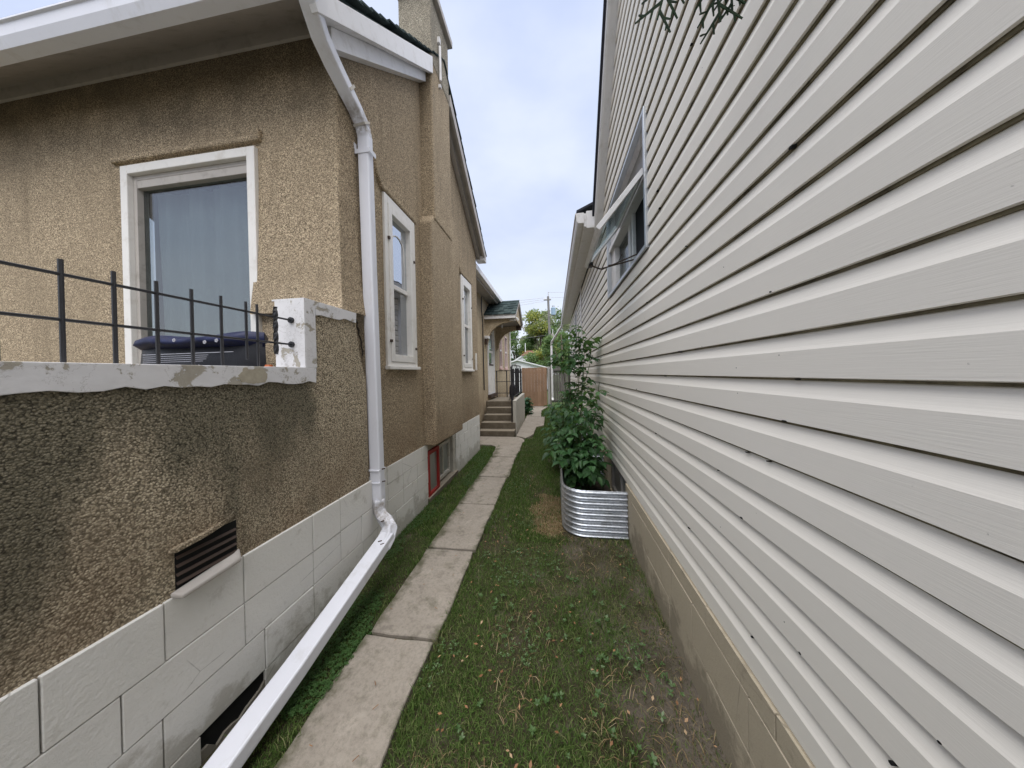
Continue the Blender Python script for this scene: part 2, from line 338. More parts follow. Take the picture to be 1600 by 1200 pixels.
def bx(name, mat, parent, *b, bevel=0, **kw): return MB().box(*b).build(name, mat, parent, bevel, **kw)
def wallX(X, ys, zs, holes, top=None):
    """sheet at x=X with rectangular holes (y0,y1,z0,z1)"""
    ys = sorted(set(ys) | {h[i] for h in holes for i in (0, 1)}); zs = sorted(set(zs) | {h[i] for h in holes for i in (2, 3)})
    m = MB()
    for a, b in zip(ys, ys[1:]):
        for c, d in zip(zs, zs[1:]):
            cy, cz = (a+b)/2, (c+d)/2
            if any(h[0] < cy < h[1] and h[2] < cz < h[3] for h in holes): continue
            m.quad((X, a, c), (X, b, c), (X, b, d), (X, a, d))
    return m
def frameX(m, X0, X1, y0, y1, z0, z1, w, wt=None, wb=None):
    wt = wt or w; wb = wb or w
    m.box(X0, X1, y0, y0+w, z0, z1); m.box(X0, X1, y1-w, y1, z0, z1); m.box(X0, X1, y0+w, y1-w, z1-wt, z1); m.box(X0, X1, y0+w, y1-w, z0, z0+wb); return m
def frameY(m, Y0, Y1, x0, x1, z0, z1, w):
    m.box(x0, x0+w, Y0, Y1, z0, z1); m.box(x1-w, x1, Y0, Y1, z0, z1); m.box(x0+w, x1-w, Y0, Y1, z1-w, z1); m.box(x0+w, x1-w, Y0, Y1, z0, z0+w); return m

# ------------------------------------------------------------------ ground and paths
g = MB()
N = 40
g.quad((-150, -80, -.02), (150, -80, -.02), (150, 220, -.02), (-150, 220, -.02)).build('ground', SOIL, None, kind='structure')
gm = MB()   # uneven earth of the side yard, a few mm above the big sheet
nx, ny = 60, 240; x0, x1, y0, y1 = -1.75, .75, -1.5, 14
zz = rng.normal(0, 1, (nx+1, ny+1)); 
for _ in range(3): zz = (zz+np.roll(zz, 1, 0)+np.roll(zz, -1, 0)+np.roll(zz, 1, 1)+np.roll(zz, -1, 1))/5
for i in range(nx+1):
    for j in range(ny+1): gm.v.append((x0+(x1-x0)*i/nx, y0+(y1-y0)*j/ny, -.004+float(zz[i, j])*.012))
for i in range(nx):
    for j in range(ny): a = i*(ny+1)+j; gm.f.append((a, a+ny+1, a+ny+2, a+1))
gm.build('side_yard_soil', SOIL, None, smooth=True, kind='structure')

walk = thing('sidewalk', None, None, (-.9, 3, 0), kind='structure')
def wob(a): return a+random.uniform(-.008, .008)
def slab_poly(pts, ztop=.028, parent=walk, tilt=0):
    P = []
    n = len(pts)
    for i in range(n):       # subdivide and chip the edges a little
        a = Vector(pts[i]); b = Vector(pts[(i+1) % n]); k = max(2, int((b-a).length/.07))
        for j in range(k):
            p = a+(b-a)*(j/k)
            if abs(b.y-a.y) > abs(b.x-a.x): p = p+Vector((.005*math.sin(p.y*5.1+a.x*3)+.004*math.sin(p.y*15+a.x), 0))
            P.append((p.x+random.uniform(-.0045, .0045), p.y+random.uniform(-.0035, .0035), -.08))
    m = MB(); cx = sum(p[0] for p in P)/len(P); cy = sum(p[1] for p in P)/len(P)
    n = len(P); top = [(x, y, ztop-.006+tilt*(y-cy)) for x, y, z in P]; inn = [(x+(cx-x)*.02, y+(cy-y)*.012, ztop+tilt*(y-cy)) for x, y, z in P]
    m.add(P+top+inn, [tuple(range(2*n, 3*n))]+[(i, (i+1) % n, n+(i+1) % n, n+i) for i in range(n)]+[(n+i, n+(i+1) % n, 2*n+(i+1) % n, 2*n+i) for i in range(n)])
    return m.build('slab', CONC, parent)
js = [-1.05, -.18, .70, 1.555, 2.39, 3.26, 4.15, 5.14]
for k, (a, b) in enumerate(zip(js, js[1:])):
    w = .024; lx0 = -1.10-.008*k; dz = random.uniform(-.006, .006)
    slab_poly([(lx0+random.uniform(-.012, .012), a+w/2), (-.70+random.uniform(-.012, .012), a+w/2), (-.705+random.uniform(-.01, .01), b-w/2), (lx0-.008, b-w/2)], .028+dz, tilt=random.uniform(-.006, .006))
slab_poly([(-1.15, 5.152), (-.71, 5.152), (-.695, 5.7), (-.705, 6.17), (-1.22, 5.82), (-1.19, 5.6)], .03)
slab_poly([(-1.83, 6.0), (-1.60, 6.03), (-1.37, 6.03), (-1.26, 5.93), (-1.21, 5.84), (-.71, 6.19), (-.68, 6.35), (-.69, 6.53), (-.75, 6.66), (-.84, 6.755), (-.98, 6.80), (-1.83, 6.82)], .026)
slab_poly([(-.93, 6.86), (-.80, 6.78), (-.68, 6.66), (-.60, 6.86), (-.52, 7.13), (-.52, 7.6), (-.93, 7.58)], .034)
slab_poly([(-.94, 7.6), (-.52, 7.61), (-.515, 8.1), (-.31, 8.32), (-.32, 9.0), (-.95, 8.98)], .03)
slab_poly([(-.96, 9.0), (-.32, 9.02), (-.335, 9.98), (-.97, 9.96)], .026)
slab_poly([(-.97, 9.98), (-.46, 10.0), (-.50, 10.9), (-.97, 10.9)], .03)
slab_poly([(-.96, 10.92), (-.48, 10.92), (-.52, 11.6), (-.96, 11.6)], .028)
slab_poly([(-.96, 11.63), (-.53, 11.63), (-.42, 12.2), (-.30, 12.9), (-1.1, 12.9), (-.97, 12.2)], .03)
walk['label'] = 'narrow weathered concrete slab path between the houses'

# ------------------------------------------------------------------ LEFT HOUSE
XL, XP, YF, YB, XR_, YE = -1.52, -1.45, 1.90, 5.72, -1.90, 12.7
house = thing('stucco_house', 'tan pebble stucco house with white block base and chimney along the left of the path', 'house', (-3.5, 4, 0))
RF = lambda y: (3.743+.135+.845*(y-1.711)) if y < 3.68 else (3.895+.11+.72*(5.782-y))   # underside of rake roof
W1 = (2.45, 3.03, 1.63, 3.23); W2 = (4.66, 5.26, 1.62, 3.22); BW = (3.27, 4.27, .04, .69)
holes = [W1, W2]
m = wallX(XL, [YF+.02, YB], [.70, 3.6], holes)
# gable part
m.quad((XL, YF+.02, 3.6), (XL, YB, 3.6), (XL, YB, RF(YB)), (XL, 3.68, RF(3.68)), (XL, YF+.02, RF(YF)))
for h in holes:
    y0, y1, z0, z1 = h; D = -.12
    m.quad((XL, y0, z0), (XL, y0, z1), (XL+D, y0, z1), (XL+D, y0, z0)); m.quad((XL, y1, z0), (XL, y1, z1), (XL+D, y1, z1), (XL+D, y1, z0))
    m.quad((XL, y0, z1), (XL, y1, z1), (XL+D, y1, z1), (XL+D, y0, z1)); m.quad((XL, y0, z0), (XL, y1, z0), (XL+D, y1, z0), (XL+D, y0, z0))
m.quad((XL, YF+.02, .70), (XL, YB, .70), (XL-.1, YB, .70), (XL-.1, YF, .70))
# rounded corner and front wall with window opening
cpts = [(XL, YF+.02), (XL-.006, YF+.006), (XL-.02, YF)]
for a, b in zip(cpts, cpts[1:]): m.quad((*a, .7), (*b, .7), (*b, RF(YF)+.2), (*a, RF(YF)+.2))
FW = (-3.45, -2.185, 1.10, 3.29)
xs = [-8, FW[0], FW[1], XL-.02]; zs = [.3, FW[2], FW[3], 4.30]
for a, b in zip(xs, xs[1:]):
    for c, d in zip(zs, zs[1:]):
        if a == FW[0] and c == FW[2]: continue
        m.quad((a, YF, c), (b, YF, c), (b, YF, d), (a, YF, d))
for xx in FW[:2]: m.quad((xx, YF, FW[2]), (xx, YF, FW[3]), (xx, YF+.12, FW[3]), (xx, YF+.12, FW[2]))
m.quad((FW[0], YF, FW[3]), (FW[1], YF, FW[3]), (FW[1], YF+.12, FW[3]), (FW[0], YF+.12, FW[3]))
# back wall of main block where the rear part steps in
m.quad((XL, YB, .1), (XR_-.1, YB, .1), (XR_-.1, YB, 4.0), (XL, YB, 4.0))
m.build('stucco_wall', STUCCO, house)
# buttress flare at the foot of the front corner
fl = MB()
zz_ = [3.0, 2.6, 2.25, 2.02]; off = [0, .01, .03, .06]
for i in range(3):
    a, b = off[i], off[i+1]
    fl.quad((XL+a+.001, YF-a-.001, zz_[i]), (XL+a+.001, YF+.25, zz_[i]), (XL+b+.001, YF+.25, zz_[i+1]), (XL+b+.001, YF-b-.001, zz_[i+1]))
    fl.quad((XL+a+.001, YF-a-.001, zz_[i]), (XL+b+.001, YF-b-.001, zz_[i+1]), (XL-.7, YF-b-.001, zz_[i+1]), (XL-.7, YF-a-.001, zz_[i]))
fl.build('corner_flare', STUCCO, house)
# stucco hood ridges over windows
hd = MB()
def hoodX(y0, y1, z):
    hd.sweep([(XL+.004, y0-.10, z+.24), (XL+.004, y0-.085, z+.12), (XL+.006, y0-.02, z+.035), (XL+.006, y1+.05, z+.035)], .05, .05, side=(1, 0, 0))
hoodX(W1[0], W1[1], W1[3]); hd.build('window_hood', STUCCO, house, bevel=.015); hd = MB(); hoodX(W2[0], W2[1], W2[3]); hd.build('window_hood', STUCCO, house, bevel=.015); hd = MB()
hd.sweep([(FW[0]-.1, YF-.004, FW[3]+.06), (FW[1]+.015, YF-.004, FW[3]+.06), (FW[1]+.02, YF-.004, FW[3]+.13)], .06, .05, side=(0, 1, 0))
hd.build('window_hood', STUCCO, house, bevel=.015)

# chimney
ch = MB()
ch.prism([(-1.372, 3.20, .71), (-1.372, 4.20, .71), (-1.372, 4.20, 3.55), (-1.372, 3.90, 3.85), (-1.372, 3.29, 3.46), (-1.372, 3.20, 3.34)], (-.25, 0, 0))
ch.box(-1.36, -1.75, 3.28, 3.88, 3.40, 5.30)
chim = ch.build('chimney', STUCCO, house, bevel=.02)
bx('chimney_stack', STUCCO_C, chim, -1.36, -1.77, 3.28, 3.88, 5.302, 6.12, bevel=.02)
bx('chimney_cap', GREYTRIM, chim, -1.79, -1.31, 3.22, 3.93, 6.12, 6.21, bevel=.008)
MB().tube([(-1.335, 3.50, 5.25), (-1.335, 3.50, 5.68)], .016).box(-1.36, -1.33, 3.48, 3.52, 5.72, 5.79).box(-1.36, -1.33, 3.485, 3.515, 5.16, 5.20).build('conduit', WHITE, chim)

# roofs
rf = MB()
def roof_quad(m, x0, x1, ya, za, yb, zb, t=.10): m.prism([(x0, ya, za), (x0, yb, zb), (x0, yb, zb+t), (x0, ya, za+t)], (x1-x0, 0, 0))
YE0 = 1.50; zr0 = RF(YE0)+.12; RID = 3.68; zrid = RF(RID)+.09
roof_quad(rf, -8, -1.40, YE0+.02, zr0+.02, RID, zrid, .07); roof_quad(rf, -8, -1.40, RID, zrid, 5.93, RF(5.93)+.06, .07)
# low rear roof, eave along the alley
rf.prism([(-1.66, 5.74, 3.76), (-4.2, 5.74, 4.9), (-4.2, 5.74, 4.98), (-1.66, 5.74, 3.84)], (0, 7.1, 0))
roof = rf.build('roof', SHINGLE, house)
sh = MB()   # shingle courses on the main roof, butt edges along the rakes
def courses(y0, z0, y1, z1, n):
    for k in range(n):
        a = k/n; b = (k+1.15)/n; ya, za, yb, zb = y0+(y1-y0)*a, z0+(z1-z0)*a, y0+(y1-y0)*min(b, 1), z0+(z1-z0)*min(b, 1)
        x = -1.345+random.uniform(-.006, .006)
        sh.prism([(x, ya, za+.022), (x, yb, zb+.004), (x, yb, zb+.016), (x, ya, za+.040)], (-5.8, 0, 0))
courses(YE0-.01, zr0+.075, RID, zrid+.085, 18); courses(5.98, RF(5.98)+.135, RID, zrid+.085, 20)
sh.build('shingles', SHINGLE, roof, kind='stuff')
# rake boards: outer fascia and lower frieze board
rb = MB(); rb.prism([(-1.35, 1.56, RF(1.56)-.02), (-1.35, 3.30, RF(3.30)-.075), (-1.35, 3.30, RF(3.30)+.125), (-1.35, 1.50, RF(1.5)+.125)], (-.045, 0, 0))
rb.prism([(-1.395, 1.66, RF(1.66)-.02), (-1.395, 3.27, RF(3.27)-.02), (-1.395, 3.27, RF(3.27)+.02), (-1.395, 1.66, RF(1.66)+.02)], (-.13, 0, 0))
rb.build('rake_board', WHITE, house, bevel=.003)
rb = MB(); rb.prism([(-1.43, 1.76, RF(1.76)-.165), (-1.43, 3.27, RF(3.27)-.165), (-1.43, 3.27, RF(3.27)-.022), (-1.43, 1.76, RF(1.76)-.022)], (-.085, 0, 0))
rb.build('frieze_board', WHITE, house, bevel=.003)
rb = MB(); rb.prism([(-1.35, 3.90, RF(3.9)-.06), (-1.35, 5.86, RF(5.86)-.06), (-1.35, 5.93, RF(5.93)+.10), (-1.35, 3.90, RF(3.9)+.10)], (-.04, 0, 0))
rb.prism([(-1.39, 3.90, RF(3.9)-.0), (-1.39, 5.90, RF(5.9)-.0), (-1.39, 5.90, RF(5.9)+.03), (-1.39, 3.90, RF(3.9)+.03)], (-.125, 0, 0))
rb.prism([(-1.45, 3.98, RF(3.98)-.09), (-1.45, 5.80, RF(5.80)-.09), (-1.45, 5.80, RF(5.80)-.002), (-1.45, 3.98, RF(3.98)-.002)], (-.065, 0, 0))
rb.build('rake_board', GREYTRIM, house, bevel=.003)
MB().box(-1.36, -1.54, 5.80, 5.98, 3.88, 3.97).build('eave_return', WHITE, house, bevel=.004)
# front eave: soffit, frieze, gutter
MB().prism([(-8, 1.545, 3.835), (-8, YF, 4.15), (-8, YF, 4.165), (-8, 1.545, 3.85)], (6.55, 0, 0)).build('soffit', GREYTRIM, house)
bx('frieze_board', GREYTRIM, house, -8, -1.53, YF-.025, YF-.003, 4.03, 4.14)
gut = MB()
gp = [(1.655, 3.965), (1.58, 3.965), (1.555, 4.02), (1.548, 4.09), (1.535, 4.095), (1.535, 4.105), (1.555, 4.105), (1.565, 4.03), (1.59, 3.975), (1.645, 3.975), (1.645, 4.10), (1.655, 4.10)]
gut.prism([(-8, y-.11, z-.135) for y, z in gp], (6.70, 0, 0))
gut.prism([(-1.302, 1.425, 3.97), (-1.302, 1.445, 3.885), (-1.302, 1.47, 3.83), (-1.302, 1.545, 3.83), (-1.302, 1.545, 3.97)], (.003, 0, 0))
gut.build('gutter', SPOUT, house)
# downspout of the front corner
ds = MB()
P = [(-1.37, 1.49, 3.84), (-1.40, 1.55, 3.80), (-1.445, 1.68, 3.745), (-1.46, 1.80, 3.70), (-1.46, 2.03, 3.585), (-1.455, 2.10, 3.52), (-1.452, 2.125, 3.44), (-1.442, 2.125, 2.6), (-1.430, 2.125, 1.6), (-1.415, 2.125, .60), (-1.413, 2.125, .52)]
ds.sweep(P, [.10, .10, .10, .10, .094, .094]+[.092]*5, [.078]*4+[.07]*7, side=(1, 0, 0))
dsp = ds.build('downspout', SPOUT, house, bevel=.010)
el = MB(); q = [(-1.413, 2.125, .56), (-1.408, 2.12, .47), (-1.375, 2.115, .42), (-1.32, 2.09, .392), (-1.275, 2.045, .365), (-1.255, 1.97, .335), (-1.25, 1.90, .31)]
el.sweep(q, [.10]*3+[.105]*4, [.082]*7, side=(.75, -.65, 0)); el.build('elbow', SPOUT, dsp, bevel=.012)
MB().sweep([(-1.25, 1.99, .345), (-1.25, 1.2, .155), (-1.252, .55, .03)], .10, .075, side=(1, 0, 0)).build('extension', SPOUT, dsp, bevel=.009)
MB().box(-1.516, -1.385, 2.084, 2.089, 3.30, 3.335).box(-1.392, -1.386, 2.089, 2.165, 3.30, 3.335).prism([(-1.50, 2.086, 3.32), (-1.535, 2.086, 3.36), (-1.535, 2.086, 3.41), (-1.50, 2.086, 3.37)], (0, -.004, 0)).build('strap', SPOUT, dsp)
for zc in (.79, .69):
    MB().box(-1.474, -1.372, 2.078, 2.172, zc, zc+.012).build('strap', SPOUT, dsp, bevel=.003)
sc_ = MB()
for p in ((-1.352, 2.13, .80), (-1.352, 2.13, .70), (-1.30, 2.02, .44), (-1.245, 1.9, .36), (-1.215, 1.88, .353)):
    sc_.tube([(p[0]-.02, p[1]-.012, p[2]), (p[0]+.002, p[1], p[2]+.002)], .005)
sc_.build('screw', BROWN, dsp, kind='stuff')
MB().sweep([(-1.463, 1.93, 3.655), (-1.461, 1.945, 3.645)], .108, .084).sweep([(-1.4545, 2.085, 3.532), (-1.4535, 2.095, 3.520)], .102, .082).build('seam', DIRTYWHITE, dsp)

# side windows
def side_window(W, slats):
    y0, y1, z0, z1 = W
    fr = MB(); frameX(fr, XL-.10, XL+.022, y0, y1, z0, z1, .055, .07, .045)
    wf = fr.build('window', WHITE_W, house, bevel=.004)
    s = MB(); frameX(s, XL-.06, XL+.030, y0+.057, y1-.057, z0+.047, z1-.072, .06, .075, .07)
    s.build('storm_frame', WHITE_W, wf, bevel=.004)
    zm = z0+.047+(z1-z0-.12)*.50
    bx('meeting_rail', WHITE_W, wf, XL-.05, XL-.012, y0+.12, y1-.12, zm-.022, zm+.022, bevel=.003)
    bx('pane', PANE, wf, XL-.034, XL-.026, y0+.117, y1-.117, zm+.022, z1-.147)
    bx('pane', PANE_LOW, wf, XL-.044, XL-.036, y0+.117, y1-.117, z0+.117, zm-.022)
    bx('sill', WHITE_W, wf, XL-.02, XL+.052, y0-.012, y1+.012, z0-.028, z0+.004, bevel=.004)
    lt = MB()
    for (yy, zz) in ((y0+.05, z0+.24), (y1-.05, z0+.2), (y1-.05, z1-.45), (y0+.05, z1-.4)): lt.box(XL+.022, XL+.04, yy-.012, yy+.012, zz-.012, zz+.012)
    lt.build('latch', BROWN, wf)
    mu = MB()   # leaded arch seen in the upper pane
    ya, yb = y0+.17, y1-.17; zt = z1-.28
    pts = [(XL-.022, ya, zm+.03), (XL-.022, ya, zt-.12)]+[(XL-.022, (ya+yb)/2-(yb-ya)/2*math.cos(t), zt-.12+.12*math.sin(t)) for t in np.linspace(.3, math.pi-.3, 7)]+[(XL-.022, yb, zt-.12), (XL-.022, yb, zm+.03)]
    mu.tube(pts, .006, 5); mu.build('lead_arch', WHITE_W, wf)
side_window(W1, True); side_window(W2, False)
bx('meter_conduit', WHITE_W, house, XL, XL+.03, 5.50, 5.53, 1.62, 1.95)

# front porch window with sheer curtain
fw = MB(); frameY(fw, YF-.03, YF+.10, FW[0], FW[1], FW[2], FW[3], .07); fwo = fw.build('front_window', WHITE_W, house, bevel=.005)
fr2 = MB(); frameY(fr2, YF+.005, YF+.07, FW[0]+.072, FW[1]-.072, FW[2]+.072, FW[3]-.072, .035); fr2.box(FW[0]+.11, FW[1]-.11, YF+.006, YF+.069, FW[3]-.17, FW[3]-.108); fr2.build('sash', GREYTRIM, fwo, bevel=.003)
bx('pane', PANE_FRONT, fwo, FW[0]+.107, FW[1]-.107, YF+.045, YF+.050, FW[2]+.107, FW[3]-.17)
cu = MB(); n = 70; rows = 14; b0 = 0
for j in range(rows+1):
    for i in range(n+1):
        x = FW[0]+.08+(FW[1]-FW[0]-.16)*i/n; z = FW[2]+.05+(FW[3]-FW[2]-.2)*j/rows
        s = j/rows; sw = math.sin(i*.9+s*2.4)*.018*(1.2-s*.5)+math.sin(i*.33+1+s*1.5)*.02
        cu.v.append((x+math.sin(s*3+i*.2)*.01, YF+.14+sw, z))
for j in range(rows):
    for i in range(n): a = j*(n+1)+i; cu.f.append((a, a+1, a+n+2, a+n+1))
cu.build('curtain', CURTAIN, fwo, smooth=True)
MB().box(FW[0]-.3, FW[1]+.3, YF+.35, YF+.40, FW[2]-.3, FW[3]+.3).build('dark_room', ROOMDARK, fwo)

# parapet of the porch: low wall, raised end pier, white coping band
PY0, PYS = -1.4, 1.51
pw = MB()
pw.prism([(XP, PY0, .70), (XP, 2.075, .70), (XP, 2.07, 1.5), (XP, 2.0, 1.72), (XP, 1.955, 2.0), (XP, PYS, 2.0), (XP, PYS, 1.58), (XP, PY0, 1.58)], (-.20, 0, 0))
par = pw.build('porch_parapet', STUCCO_P, house, bevel=.012)
bx('porch_floor', CONC, house, -8, XP-.2, -1.4, YF, .60, .78)
def jag(a, b, n, amp): return [tuple(Vector(a)+(Vector(b)-Vector(a))*(i/n)+Vector((0, 0, random.uniform(-amp, amp)))) for i in range(n+1)]
cp = MB(); X1 = XP+.010
lowpoly = jag((X1, PYS+.065, 1.515), (X1, PY0, 1.515), 60, .009)
cp.prism([(X1, PY0, 1.602), (X1, PYS, 1.602), (X1, PYS+.07, 1.602)]+lowpoly, (-.008, 0, 0))
cp.prism([(X1, PYS-.002, 1.6022), (X1, PYS-.002, 2.012), (X1, PYS+.07, 2.012), (X1, PYS+.075, 1.6022)], (-.008, 0, 0))
cp.prism([(X1, PYS+.07, 2.012), (X1, 1.955, 2.012)]+jag((X1, 1.95, 1.945), (X1, PYS+.075, 1.93), 9, .010), (-.008, 0, 0))
cp.box(XP-.19, XP+.009, PYS-.009, PYS-.001, 1.602, 2.012)     # face of the pier
cp.box(XP-.21, XP+.009, PYS-.008, 1.955, 2.0022, 2.012)
cp.box(XP-.21, XP+.009, PY0, PYS-.010, 1.5822, 1.602)
cp.build('white_coping', PEEL, par, bevel=.002)
pp = MB()
pts = [(1.165, 1.598), (1.19, 1.585), (1.23, 1.595), (1.262, 1.578), (1.27, 1.55), (1.255, 1.522), (1.20, 1.519), (1.15, 1.524), (1.13, 1.545), (1.145, 1.57)]
P2 = []
for (a, b) in zip(pts, pts[1:]+pts[:1]):
    for q in range(4): P2.append((a[0]+(b[0]-a[0])*q/4+random.uniform(-.006, .006), min(1.599, a[1]+(b[1]-a[1])*q/4+random.uniform(-.004, .004))))
pts = P2
pp.prism([(X1+.0005, y, z) for y, z in pts], (.0016, 0, 0)); pp.build('bare_patch', simple('bare_render', (.40, .36, .28), .9, .3, 40, bump=.6), par)
ck = MB(); c = [(2.00, 1.975), (2.02, 1.968), (2.035, 1.94), (2.032, 1.91), (2.05, 1.885), (2.047, 1.86), (2.068, 1.83), (2.078, 1.80), (2.075, 1.77), (2.09, 1.74), (2.085, 1.70)]
for (a, b) in zip(c, c[1:]):
    w = random.uniform(.003, .011); ck.prism([(XP+.003, a[0]-.06, a[1]), (XP+.003, a[0]-.06+w, a[1]+w*.4), (XP+.003, b[0]-.06+w, b[1]+w*.3), (XP+.003, b[0]-.06, b[1])], (-.01, 0, 0))
ck.build('crack', CRACK, par)
bx('vent_recess', DARK, par, XP+.003, XP-.02, .90, 1.115, .735, .90)
vt = MB(); vt.prism([(XP+.001, .88, .885), (XP+.03, .89, .89), (XP+.035, .98, .90), (XP+.022, 1.06, .91), (XP+.001, 1.125, .93), (XP-.01, 1.12, .90), (XP-.01, .9, .88)], (0, 0, .02))
vt.build('vent_lip', STUCCO_P, par, bevel=.006)
MB().prism([(XP+.004, .88, .722), (XP+.05, .89, .715), (XP+.045, 1.10, .722), (XP+.004, 1.125, .75)], (0, 0, .018)).build('vent_sill', GREYTRIM, par, bevel=.006)
for q in range(4):
    zc = .765+.033*q; MB().prism([(XP+.004, .90, zc), (XP+.004, 1.11, zc), (XP+.012, 1.11, zc-.008), (XP+.012, .90, zc-.008)], (0, 0, .003)).build('vent_slat', BROWN, par)
# iron railing on the coping
for zz in (1.885, 1.742): MB().tube([(XP-.075, -1.3, zz), (XP-.075, 1.505, zz-.003)], .0055, 6).build('rail_bar', BLACK, par)
for k, yy in enumerate([1.245, 1.30]+[1.245-.11*i for i in range(1, 20)]):
    MB().tube([(XP-.075, yy, 1.47 if k else 1.64), (XP-.075, yy, 1.93)], .006, 6).build('baluster', BLACK, par)
tb = MB(); pth = [(XP-.075, 1.40, 1.675+.022*i) for i in range(13)]; tb.tube(pth, .0125, 4, twist=.55); tb.build('twisted_bar', BLACK, par)
sb = MB()
for (yy, zz) in ((1.503, 1.882), (1.503, 1.739)): sb.tube([(XP-.075, yy-.014, zz), (XP-.075, yy+.0, zz)], .018, 8)
sb.build('rail_fixing', BLACK, par)

RUB = painted_block('broken_block', (.30, .275, .235), (.16, .14, .11), .6)
# white block bases, each block its own piece
def blockwallX(parent, X, Yr, Zc, joints, mat, holes=(), thick=.14, gap=.004, out=1, bev=.003):
    for ci, (z0, z1) in enumerate(zip(Zc[1:], Zc)):
        js = [Yr[0]]+[j for j in joints[ci] if Yr[0] < j < Yr[1]]+[Yr[1]]
        for a, b in zip(js, js[1:]):
            segs = [(a, b)]
            for h in holes:
                if z1 > h[2]+.01 and z0 < h[3]-.01:
                    ns = []
                    for (p, q) in segs:
                        if q <= h[0] or p >= h[1]: ns.append((p, q)); continue
                        if p < h[0]-.02: ns.append((p, h[0]))
                        if q > h[1]+.02: ns.append((h[1], q))
                    segs = ns
            for (p, q) in segs:
                if q-p < .03: continue
                xo = X+out*random.uniform(-.0015, .0015)
                bx('block', mat, parent, xo, xo-out*thick, p+gap/2, q-gap/2, z0+gap/2, z1-gap/2, bevel=bev)
fd = MB().box(XP-.02, XP-.19, -1.4, 2.078, -.2, .697); fnd = fd.build('porch_foundation', MORTAR, house)
jo = lambda s, e, st, o: list(np.arange(s+o, e, st))
random.seed(5)
blockwallX(fnd, XP+.012, (-1.4, 2.09), [.722, .503, .305, .105, -.10], [[-1.0, -.6, -.2, .2, .6, .86, 1.135, 1.52, 1.742], [-.8, -.4, 0, .4, .75, 1.135, 1.52, 1.742, 1.955], [-1.0, -.6, -.2, .2, .6, .85, 1.225, 1.517, 1.97], [-.8, -.4, 0, .4, .86]], WBLOCK, holes=[(.96, 1.22, -.1, .08)])
bx('broken_opening', DARK, fnd, XP-.021, XP-.002, .9, 1.5, -.1, .10)
for (ya, yb, za) in ((.955, 1.225, .0),):
    n_ = 9; top = [(XP+.008, ya+(yb-ya)*i/n_, .062-abs(random.gauss(0, .018))-.045*math.sin(math.pi*i/n_)) for i in range(n_+1)]
    MB().prism([(XP+.008, ya, -.1)]+top+[(XP+.008, yb, -.1)], (-.02, 0, 0)).build('broken_block', RUB, fnd)
    top = [(XP+.0125, ya-.01+(yb-ya+.02)*i/n_, .060+abs(random.gauss(0, .02))) for i in range(n_+1)]
fd = MB().box(XL-.03, XL-.19, 2.08, BW[0], -.2, .697).box(XL-.03, XL-.19, BW[1], YB-.01, -.2, .697); fnd2 = fd.build('side_foundation', MORTAR, house)
blockwallX(fnd2, XL+.005, (2.09, YB), [.715, .553, .405, .245, .08, -.10], [[2.42, 2.684, 3.12, 4.49, 4.88, 5.28], [2.43, 2.70, 3.0, 4.40, 4.69, 5.08, 5.50], [2.42, 2.70, 3.0, 4.50, 4.88, 5.28], [2.55, 2.9, 4.45, 4.85, 5.3], [2.6, 3.0, 4.9]], WBLOCK, holes=[(BW[0], BW[1], BW[2], .8)])
# basement window, red outer sash
b = MB(); y0, y1, z0, z1 = BW
b.box(XL-.02, XL-.16, y0, y1, z1-.07, z1+.002); b.box(XL-.10, XL-.16, y0, y1, z0-.02, z1-.07); bwo = b.build('basement_window', BBLOCK, house)
s = MB(); frameX(s, XL-.025, XL+.012, y0+.0, y0+.335, z0+.02, z1-.075, .045); s.build('red_sash', RED, bwo, bevel=.003)
bx('pane', PANE_DULL, bwo, XL-.02, XL-.012, y0+.045, y0+.29, z0+.065, z1-.12)
s = MB(); frameX(s, XL-.09, XL-.04, y0+.34, y0+.86, z0+.06, z1-.10, .05); s.box(XL-.085, XL-.045, y0+.585, y0+.615, z0+.11, z1-.15); s.build('white_sash', DIRTYWHITE, bwo, bevel=.003)
bx('pane', PANE_DULL, bwo, XL-.07, XL-.065, y0+.39, y0+.585, z0+.11, z1-.15); bx('pane', PANE_DULL, bwo, XL-.07, XL-.065, y0+.615, y0+.81, z0+.11, z1-.15)
bx('window_post', DIRTYWHITE, bwo, XL-.10, XL-.01, y0+.90, y1, z0, z1-.07, bevel=.003)
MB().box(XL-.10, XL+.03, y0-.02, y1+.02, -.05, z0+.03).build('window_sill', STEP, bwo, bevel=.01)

# rear part: wall, eave, door, canopy, pink trimmed windows
DR = (8.22, 9.12, .93, 2.93); RW = [(10.05, 10.55, 1.75, 3.02), (11.15, 11.75, 1.75, 3.02)]
rw = wallX(XR_, [YB, YE], [0, .9, 3.9], [(DR[0], DR[1], DR[2], DR[3])]+RW)
rw.quad((XR_, YE, 0), (-6, YE, 0), (-6, YE, 3.9), (XR_, YE, 3.9))
rw.quad((XR_, DR[0], DR[2]), (XR_, DR[0], DR[3]), (XR_-.1, DR[0], DR[3]), (XR_-.1, DR[0], DR[2])); rw.quad((XR_, DR[1], DR[2]), (XR_, DR[1], DR[3]), (XR_-.1, DR[1], DR[3]), (XR_-.1, DR[1], DR[2]))
rw.build('rear_wall', STUCCO_FAR, house)
bx('corner_board', WHITE, house, XR_-.05, XR_+.02, YE-.25, YE+.02, 0, 3.7)
MB().tube([(XR_+.05, YE-.35, 0.1), (XR_+.05, YE-.35, 3.66)], .035, 8).build('rear_downspout', WHITE, house)
fe = MB(); fe.box(-1.66, -1.63, 5.80, YE+.1, 3.64, 3.80); fe.build('rear_fascia', GREYTRIM, house)
